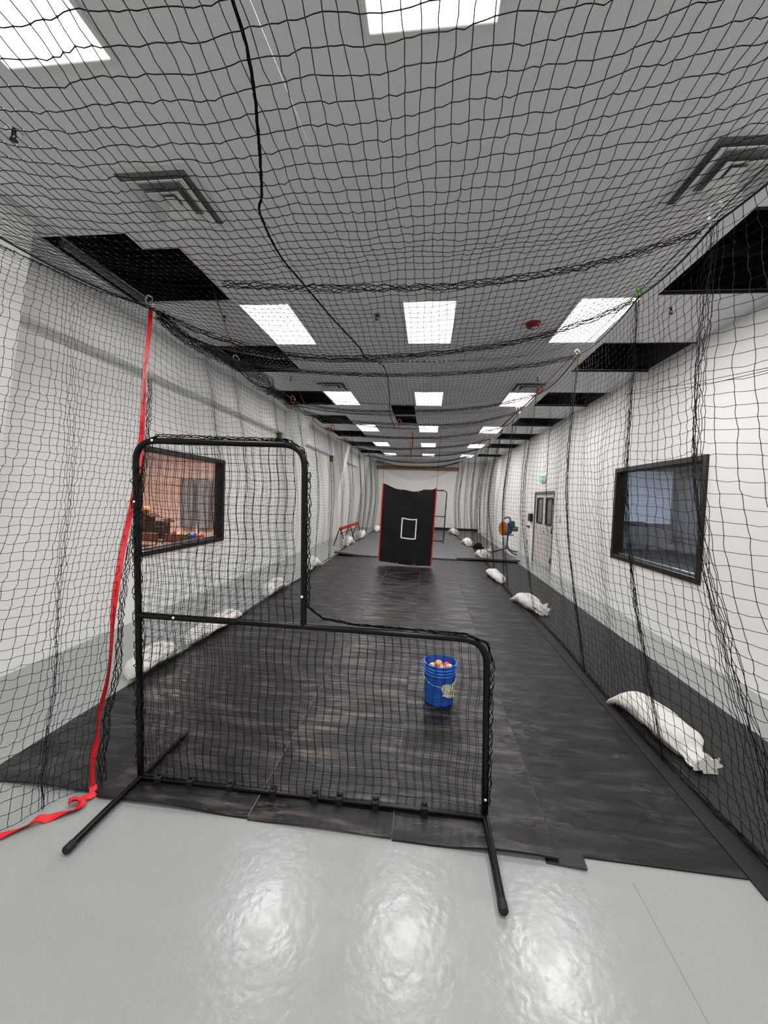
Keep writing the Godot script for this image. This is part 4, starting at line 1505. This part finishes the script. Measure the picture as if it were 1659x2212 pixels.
func square_ring(mb: MB, o: float, i: float, yo: float, yi: float) -> void:
	for k in 4:
		var bs := Basis(Vector3.UP, k * PI / 2)
		var n := Vector3(0, -1, 0) if absf(yo - yi) < 0.02 or o != i else Vector3(0, 0, 1)
		mb.poly([bs * Vector3(-o, yo, o), bs * Vector3(o, yo, o), bs * Vector3(i, yi, i), bs * Vector3(-i, yi, i)], bs * n)

# ---------- the netting ----------

func build_net() -> void:
	var t := thing("batting_cage_net", "black square-mesh cage netting hung from cables over the whole lane", "netting")
	var W := 0.0021
	# roof
	var G := []
	var d := -0.9
	var step := 0.0775
	while d < 20.3:
		var row := []
		var nc := 80
		for j in nc + 1:
			var u := float(j) / nc
			var q := roof(u, d)
			if j > 0 and j < nc:
				q += Vector3(0.007 * sin(d * 7.0 + j * 0.9) + rng.randf_range(-0.004, 0.004), rng.randf_range(-0.003, 0.003), 0.010 * sin(j * 0.55 + d * 3.0) + 0.005 * sin(j * 1.3 + d * 11.0) + rng.randf_range(-0.003, 0.003))
			row.append(q)
		G.append(row)
		d += step
	var mb := MB.new()
	weave(mb, G, W, 0.005, 7.0, 6.0)
	tag(obj("roof_netting", mb, M.net, t), "", "", "", "stuff")
	# sides
	for side in [-1, 1]:
		G = []
		d = 3.95 if side < 0 else 1.2
		while d < 20.3:
			var row := []
			var nr := 49
			for j in nr + 1:
				var q := side_net(side, d, float(j) / nr)
				if j > 0:
					q += Vector3(rng.randf_range(-0.006, 0.006), 0.010 * sin(d * 6.0 + j * 0.4) + rng.randf_range(-0.006, 0.006), 0.008 * sin(j * 0.8 + d * 2.0) + rng.randf_range(-0.007, 0.007))
				row.append(q)
			G.append(row)
			var near_fold := 0.0
			for f in (FOLDS_LEFT if side < 0 else FOLDS_RIGHT):
				near_fold += exp(-pow((d - f) / 0.11, 2.0))
			d += 0.08 * (1.0 - 0.70 * minf(near_fold, 1.0))
		mb = MB.new()
		weave(mb, G, 0.0019, 0.005, 7.5, 7.0)
		tag(obj("side_netting", mb, M.net, t), "", "", "", "stuff")
	# end
	G = []
	for i in 59:
		var row := []
		var u := i / 58.0
		var top := roof(u, 20.3)
		for j in 48:
			var v := j / 47.0
			var q := top.lerp(at(lerpf(-2.7, 1.45, u), 0.08, 20.6), v)
			q.z -= 0.08 * sin(u * 26.0) * sin(PI * v) + 0.15 * sin(PI * v)
			row.append(q + jit(0.006))
		G.append(row)
	mb = MB.new()
	weave(mb, G, W, 0.0, 0.0, 0.0)
	tag(obj("end_netting", mb, M.net, t), "", "", "", "stuff")
	# a swag of spare netting below the far edge of the roof
	G = []
	for i in 100:
		var row := []
		var u := i / 99.0
		var top := roof(u, 20.2)
		var deep := 0.12 + 0.55 * pow(sin(PI * u), 0.7)
		for j in 17:
			row.append(top + Vector3(0, -deep * j / 16.0, 0.1 * sin(u * 19.0 + j)) + jit(0.02))
		G.append(row)
	mb = MB.new()
	weave(mb, G, W, 0.0, 0.0, 0.0)
	tag(obj("spare_netting", mb, M.net, t), "", "", "", "stuff")
	# the near left flap, pulled open: from the red strap out towards the camera
	G = []
	var edge := strap_line(70)
	for i in 49:
		var u := i / 48.0
		var row := []
		for j in 71:
			var v := j / 70.0
			var a: Vector3 = edge[j]
			var top := at(-3.03 - 0.14 * u, edge_y(-1, 3.93 - 2.3 * u), 3.93 - 2.3 * u)
			var out_b := at(-2.62 + 0.1 * sin(v * 4.0), 0.02, 1.15)
			var b: Vector3 = top.lerp(out_b, pow(v, 1.1))
			var b0: Vector3 = at(-3.17, edge_y(-1, 1.63), 1.63).lerp(out_b, pow(v, 1.1))
			var q := a.lerp(b0, u)
			var w := smoothstep(0.0, 0.35, v)
			q = top.lerp(q, w) if v > 0.0 else top
			q += Vector3(0.06 * sin(u * 17.0 + v * 3.0), 0.0, 0.05 * sin(u * 23.0 + v * 5.0)) * sin(PI * u) * (0.3 + v)
			q.y = maxf(q.y, 0.012)
			row.append(q + jit(0.006))
		G.append(row)
	mb = MB.new()
	weave(mb, G, 0.0017, 0.006, 6.0, 6.0)
	tag(obj("front_flap", mb, M.net, t), "", "", "", "stuff")
	mb = MB.new()
	var along := []
	for q in strap_line(120).slice(28):
		along.append(q + at(0.035, 0.0, 0.03))
	bundle(mb, along, 0.028, 8, 0.0023, 61)
	obj("gathered_fold", mb, M.net, t)
	# border ropes
	for side in [-1, 1]:
		mb = MB.new()
		var path := []
		d = -1.0
		while d < 20.3:
			path.append(at(edge_x(side, d), edge_y(side, d), d))
			d += 0.1
		mb.tube(path, 0.008, 6)
		obj("border_rope", mb, M.rope, t)
		mb = MB.new()
		path = []
		d = 1.9 if side > 0 else 3.3
		while d < 20.4:
			path.append(at(bottom_x(side, d), 0.03 + (0.06 if d > 12.1 else 0.0), d))
			d += 0.12
		bundle(mb, path, 0.024, 6, 0.0026, 21 + side)
		obj("bottom_gather", mb, M.net, t)
	# gathers across the roof
	for q in [[0.98, 2.96, 2.90, 2.75, 0.30], [0.99, 3.93, 3.98, 3.95, 0.01], [0.99, 5.40, 5.42, 5.35, 0.01], [0.99, 7.3, 7.3, 7.2, 0.02], [0.99, 8.7, 8.6, 8.5, 0.02], [0.99, 10.5, 10.4, 10.3, 0.02], [0.99, 12.5, 12.5, 12.4, 0.02], [0.99, 15.0, 15.0, 14.9, 0.02], [0.99, 17.5, 17.4, 17.5, 0.02], [0.99, 20.2, 20.2, 20.2, 0.02]]:
		mb = MB.new()
		var path := []
		var n := 90
		for i in n + 1:
			var u := lerpf(q[0], q[4], float(i) / n)
			var dd: float = lerpf(q[1], q[2], clampf(i / (n * 0.5), 0.0, 1.0)) if i < n / 2 else lerpf(q[2], q[3], clampf((i - n * 0.5) / (n * 0.5), 0.0, 1.0))
			path.append(roof(u, dd) + Vector3(0, -0.02, 0))
		bundle(mb, path, 0.030, 8 if q[1] > 3.5 else 6, 0.003, int(q[1] * 100))
		obj("roof_gather", mb, M.net, t)
	# the thick gather along the left border after the first clip
	mb = MB.new()
	for k in 5:
		var path := []
		for i in 60:
			var dd := lerpf(3.93, 8.6 - 0.5 * k, i / 59.0)
			path.append(roof(0.02 + 0.028 * k * sin(PI * i / 59.0), dd) + Vector3(0, -0.05 - 0.03 * k * sin(PI * i / 59.0), 0))
		bundle(mb, path, 0.07, 8, 0.0024, 300 + k)
	obj("roof_gather", mb, M.net, t)
	# upright folds where the sides are drawn in
	var folds := [[1, 2.95, 0.03, 3], [1, 3.95, 0.011, 4], [1, 5.4, 0.009, 4], [1, 9.3, 0.02, 5], [1, 10.5, 0.04, 9], [1, 11.6, 0.04, 8], [1, 12.5, 0.05, 10], [1, 13.4, 0.05, 9], [1, 14.4, 0.04, 8], [1, 15.6, 0.05, 9], [1, 17.0, 0.05, 9], [1, 18.6, 0.05, 9], [1, 20.2, 0.05, 9],
		[-1, 10.9, 0.02, 7], [-1, 12.5, 0.05, 9], [-1, 14.0, 0.05, 9], [-1, 15.5, 0.05, 9], [-1, 16.4, 0.04, 8], [-1, 17.8, 0.04, 8], [-1, 19.2, 0.05, 8], [-1, 20.2, 0.05, 9]]
	for f in folds:
		mb = MB.new()
		var path := []
		for i in 60:
			path.append(side_net(f[0], f[1], i / 59.0))
		bundle(mb, path, f[2] if f[1] < 9.0 else f[2] * 0.8, f[3] if f[1] < 9.0 else 6, 0.0021, int(f[1] * 91) + f[0])
		obj("gathered_fold", mb, M.net, t)
	# the thick seam cord that wanders along the roof
	mb = MB.new()
	var sp := []
	for q in [[-0.66, 0.9], [-0.665, 1.2], [-0.68, 1.36], [-0.765, 1.62], [-0.86, 1.86], [-0.93, 2.0], [-0.98, 2.38], [-0.97, 2.75], [-0.86, 3.3], [-0.72, 3.75], [-0.70, 4.1], [-0.66, 4.7], [-0.63, 5.35], [-0.70, 6.5], [-0.80, 7.6], [-0.82, 9.0]]:
		var x: float = q[0]
		var dd: float = q[1]
		var u := (x - edge_x(-1, dd)) / (edge_x(1, dd) - edge_x(-1, dd))
		sp.append(roof(u, dd) + Vector3(0, -0.008, 0))
	bundle(mb, fine(smooth_path(sp, 8), 0.03), 0.0055, 4, 0.0034, 41)
	obj("seam_cord", mb, M.rope, t)

func strap_line(n: int) -> Array:   # where the red strap hangs, from the clip down to the floor
	var p := [at(-3.021, 3.79, 3.924), at(-2.965, 3.634, 3.841), at(-2.907, 3.455, 3.755), at(-2.781, 3.012, 3.543), at(-2.692, 2.758, 3.421), at(-2.538, 2.295, 3.199), at(-2.465, 2.043, 3.078), at(-2.391, 1.694, 2.912), at(-2.33, 1.344, 2.744), at(-2.235, 0.969, 2.564), at(-2.156, 0.744, 2.457), at(-2.104, 0.56, 2.368), at(-2.083, 0.385, 2.284), at(-2.037, 0.246, 2.218), at(-2.027, 0.155, 2.174), at(-1.975, 0.03, 2.12)]
	if n == 0:
		return p
	var s := smooth_path(p, 6)
	var lens := [0.0]
	for i in range(1, s.size()):
		lens.append(lens[-1] + s[i].distance_to(s[i - 1]))
	var out := []
	var k := 0
	for i in n + 1:
		var l: float = lens[-1] * i / n
		while k < s.size() - 2 and lens[k + 1] < l:
			k += 1
		out.append(s[k].lerp(s[k + 1], clampf((l - lens[k]) / maxf(lens[k + 1] - lens[k], 1e-5), 0.0, 1.0)))
	return out

# ---------- strap, clips, ropes ----------

func ribbon(mb: MB, path: Array, w: float, twist: Callable, th := 0.0025) -> void:
	var a := []
	var b := []
	var m := path.size()
	for i in m:
		var t: Vector3 = (path[mini(i + 1, m - 1)] - path[maxi(i - 1, 0)]).normalized()
		var up := Vector3.UP if absf(t.y) < 0.9 else Vector3.BACK
		var s := t.cross(up).normalized()
		var u := s.cross(t).normalized()
		var an: float = twist.call(float(i) / (m - 1))
		var x := s * cos(an) + u * sin(an)
		var n := t.cross(x)
		a.append([path[i] - x * w + n * th, path[i] + n * th * 1.6, path[i] + x * w + n * th])
		b.append([path[i] - x * w - n * th, path[i] - n * th * 0.4, path[i] + x * w - n * th])
	mb.grid(a, false, false)
	mb.grid(b, false, true)

func carabiner(where: Vector3, h: float, turn: float, tilt: float, material: Material, label: String) -> void:
	var t := thing("carabiner", label, "carabiner", where, turn, "carabiners holding the net to its cables")
	t.rotation.z = tilt
	var path := []
	for k in 28:
		var a := TAU * k / 28
		path.append(Vector3(cos(a) * h * (0.28 + 0.05 * sin(a)), sin(a) * h * 0.5, 0))
	var m := MB.new()
	m.tube(path, h * 0.07, 8, false, true)
	obj("body", m, material, t)
	var g := MB.new()
	g.tube([Vector3(h * 0.29, -h * 0.16, 0), Vector3(h * 0.30, h * 0.16, 0)], h * 0.065, 8)
	obj("gate", g, M.chrome, t)

func build_hangings() -> void:
	# main cables
	for side in [-1, 1]:
		var m := MB.new()
		var path := []
		var d := -6.0
		while d < 23.0:
			path.append(at(edge_x(side, clampf(d, 0, 20)), 3.87, d))
			d += 0.5
		m.tube(path, 0.004, 6)
		tag(obj("support_cable", m, M.cable if side < 0 else M.rope), ["thin grey steel cable the left edge of the net hangs from", "dark steel cable the right edge of the net hangs from"][0 if side < 0 else 1], "cable", "cables under the ceiling")
	# red strap
	var rs := thing("red_strap", "red webbing strap hanging from the left clip and trailing onto the floor", "strap")
	var p := strap_line(90)
	var r := MB.new()
	ribbon(r, p, 0.021, func(v: float) -> float: return 0.5 + 0.9 * sin(v * 9.0) * (0.2 + v), 0.002)
	obj("hanging_length", r, M.red_strap, rs)
	var fl := [at(-1.975, 0.03, 2.12), at(-1.93, 0.02, 2.07), at(-1.955, 0.025, 2.03), at(-2.0, 0.03, 1.985), at(-1.975, 0.045, 2.0), at(-1.93, 0.03, 2.0), at(-1.935, 0.012, 1.965), at(-1.975, 0.015, 1.93), at(-2.03, 0.012, 1.885), at(-2.06, 0.03, 1.86), at(-2.10, 0.012, 1.82), at(-2.15, 0.014, 1.76), at(-2.2, 0.012, 1.70), at(-2.3, 0.012, 1.6), at(-2.5, 0.012, 1.5)]
	var f := MB.new()
	ribbon(f, smooth_path(fl, 6), 0.021, func(v: float) -> float: return 0.5 * sin(v * 24.0), 0.002)
	obj("trailing_length", f, M.red_strap, rs)
	# clips
	carabiner(at(-3.035, 3.86, 3.92), 0.12, 0.3, 0.2, M.zinc, "steel carabiner at the top of the red strap")
	carabiner(at(-3.03, 3.84, 4.86), 0.09, 0.9, 0.5, M.chrome, "steel carabiner on the left net edge, next after the red strap's")
	carabiner(at(-2.90, 3.84, 5.55), 0.10, 0.2, 0.9, M.chrome, "steel carabiner below the yellow rope at the left opening")
	carabiner(at(1.86, 3.90, 2.96), 0.15, 0.2, -0.35, M.zinc, "large bright carabiner at the upper right near the vent")
	carabiner(at(1.87, 3.86, 3.93), 0.10, 0.5, 0.5, M.green_clip, "lime green carabiner at the corner of the right light")
	carabiner(at(1.87, 3.85, 5.42), 0.09, 0.2, 0.9, M.chrome, "small steel carabiner right, in front of the second dark opening")
	carabiner(at(1.90, 3.87, 7.3), 0.16, 0.3, -0.5, M.orange, "orange carabiner by the right light of the third row")
	carabiner(at(1.87, 3.86, 8.8), 0.14, 0.3, 0.4, M.chrome, "pair-size steel carabiner halfway along the yellow rope at the right")
	carabiner(at(-2.93, 3.86, 8.05), 0.15, 0.3, 0.1, M.orange, "orange carabiner on the left net edge at the third opening")
	carabiner(at(-2.90, 3.86, 11.4), 0.18, 0.3, 0.1, M.orange, "orange carabiner on the far left net edge below the fourth opening")
	carabiner(at(-0.83, 3.86, 10.4), 0.17, 0.3, 0.1, M.orange, "orange carabiner hanging in the small central opening")
	carabiner(at(-0.66, 3.78, 14.2), 0.2, 0.3, 0.3, M.orange, "orange carabiner hanging from the ceiling centre, far down the hall")
	# yellow ropes
	var ropes := [
		[[at(-2.42, 4.30, 3.85), at(-2.52, 4.02, 4.4), at(-2.72, 3.92, 5.0), at(-2.86, 3.86, 5.5)], 0.006, "yellow rope slanting down through the nearest left opening"],
		[[at(-2.72, 4.3, 7.4), at(-2.82, 4.0, 8.2), at(-2.9, 3.88, 9.2)], 0.008, "yellow rope slanting down through the third left opening"],
		[[at(-2.66, 4.2, 12.6), at(-2.74, 3.98, 13.2), at(-2.82, 3.86, 14.4)], 0.009, "thin yellow rope at the far left, in front of the fifth opening"],
		[[at(1.89, 3.85, 7.4), at(1.875, 3.83, 8.2), at(1.86, 3.84, 9.0), at(1.85, 3.83, 10.6)], 0.014, "yellow rope running along the right cable from the orange carabiner"],
		[[at(1.875, 3.82, 5.35), at(1.85, 3.70, 5.36), at(1.855, 3.60, 5.36), at(1.845, 3.52, 5.36)], 0.012, "short yellow rope tail hanging beside the right net edge"],
		[[at(-0.60, 4.35, 12.6), at(-0.60, 4.0, 13.2), at(-0.62, 3.85, 14.0), at(-0.68, 3.55, 14.2), at(-0.66, 3.3, 14.2)], 0.016, "yellow rope hanging in the middle of the hall below the small opening"],
		[[at(1.66, 3.84, 12.3), at(1.70, 3.84, 13.4), at(1.72, 3.84, 14.6)], 0.012, "far yellow rope along the right cable"]]
	for q in ropes:
		var m := MB.new()
		var path := fine(smooth_path(q[0], 6), 0.05)
		bundle(m, path, float(q[1]) * 0.6, 3, q[1] * 0.7, 71)
		tag(obj("yellow_rope", m, M.yellow_rope), q[2], "rope", "yellow ropes tying up the net")
	var wc := MB.new()
	wc.tube([at(-0.655, 3.49, 1.22), at(-0.80, 4.035, 2.75)], 0.0013, 5)
	tag(obj("white_cord", wc, M.white_plastic), "thin white cord rising from the net to the ceiling at the top centre", "cord")
	var bc := MB.new()
	for o in [0.0, 0.035]:
		var pth := []
		for k in 13:
			var v := k / 12.0
			pth.append(at(lerpf(2.42, 2.30, v), lerpf(3.28, 2.80, v) - 0.05 * sin(PI * v) + o * sin(PI * v), lerpf(5.3, 2.6, v)))
		bc.tube(pth, 0.0025, 5)
	tag(obj("slack_wire", bc, M.rope), "pair of thin dark wires slung across the right wall above the window", "wire")
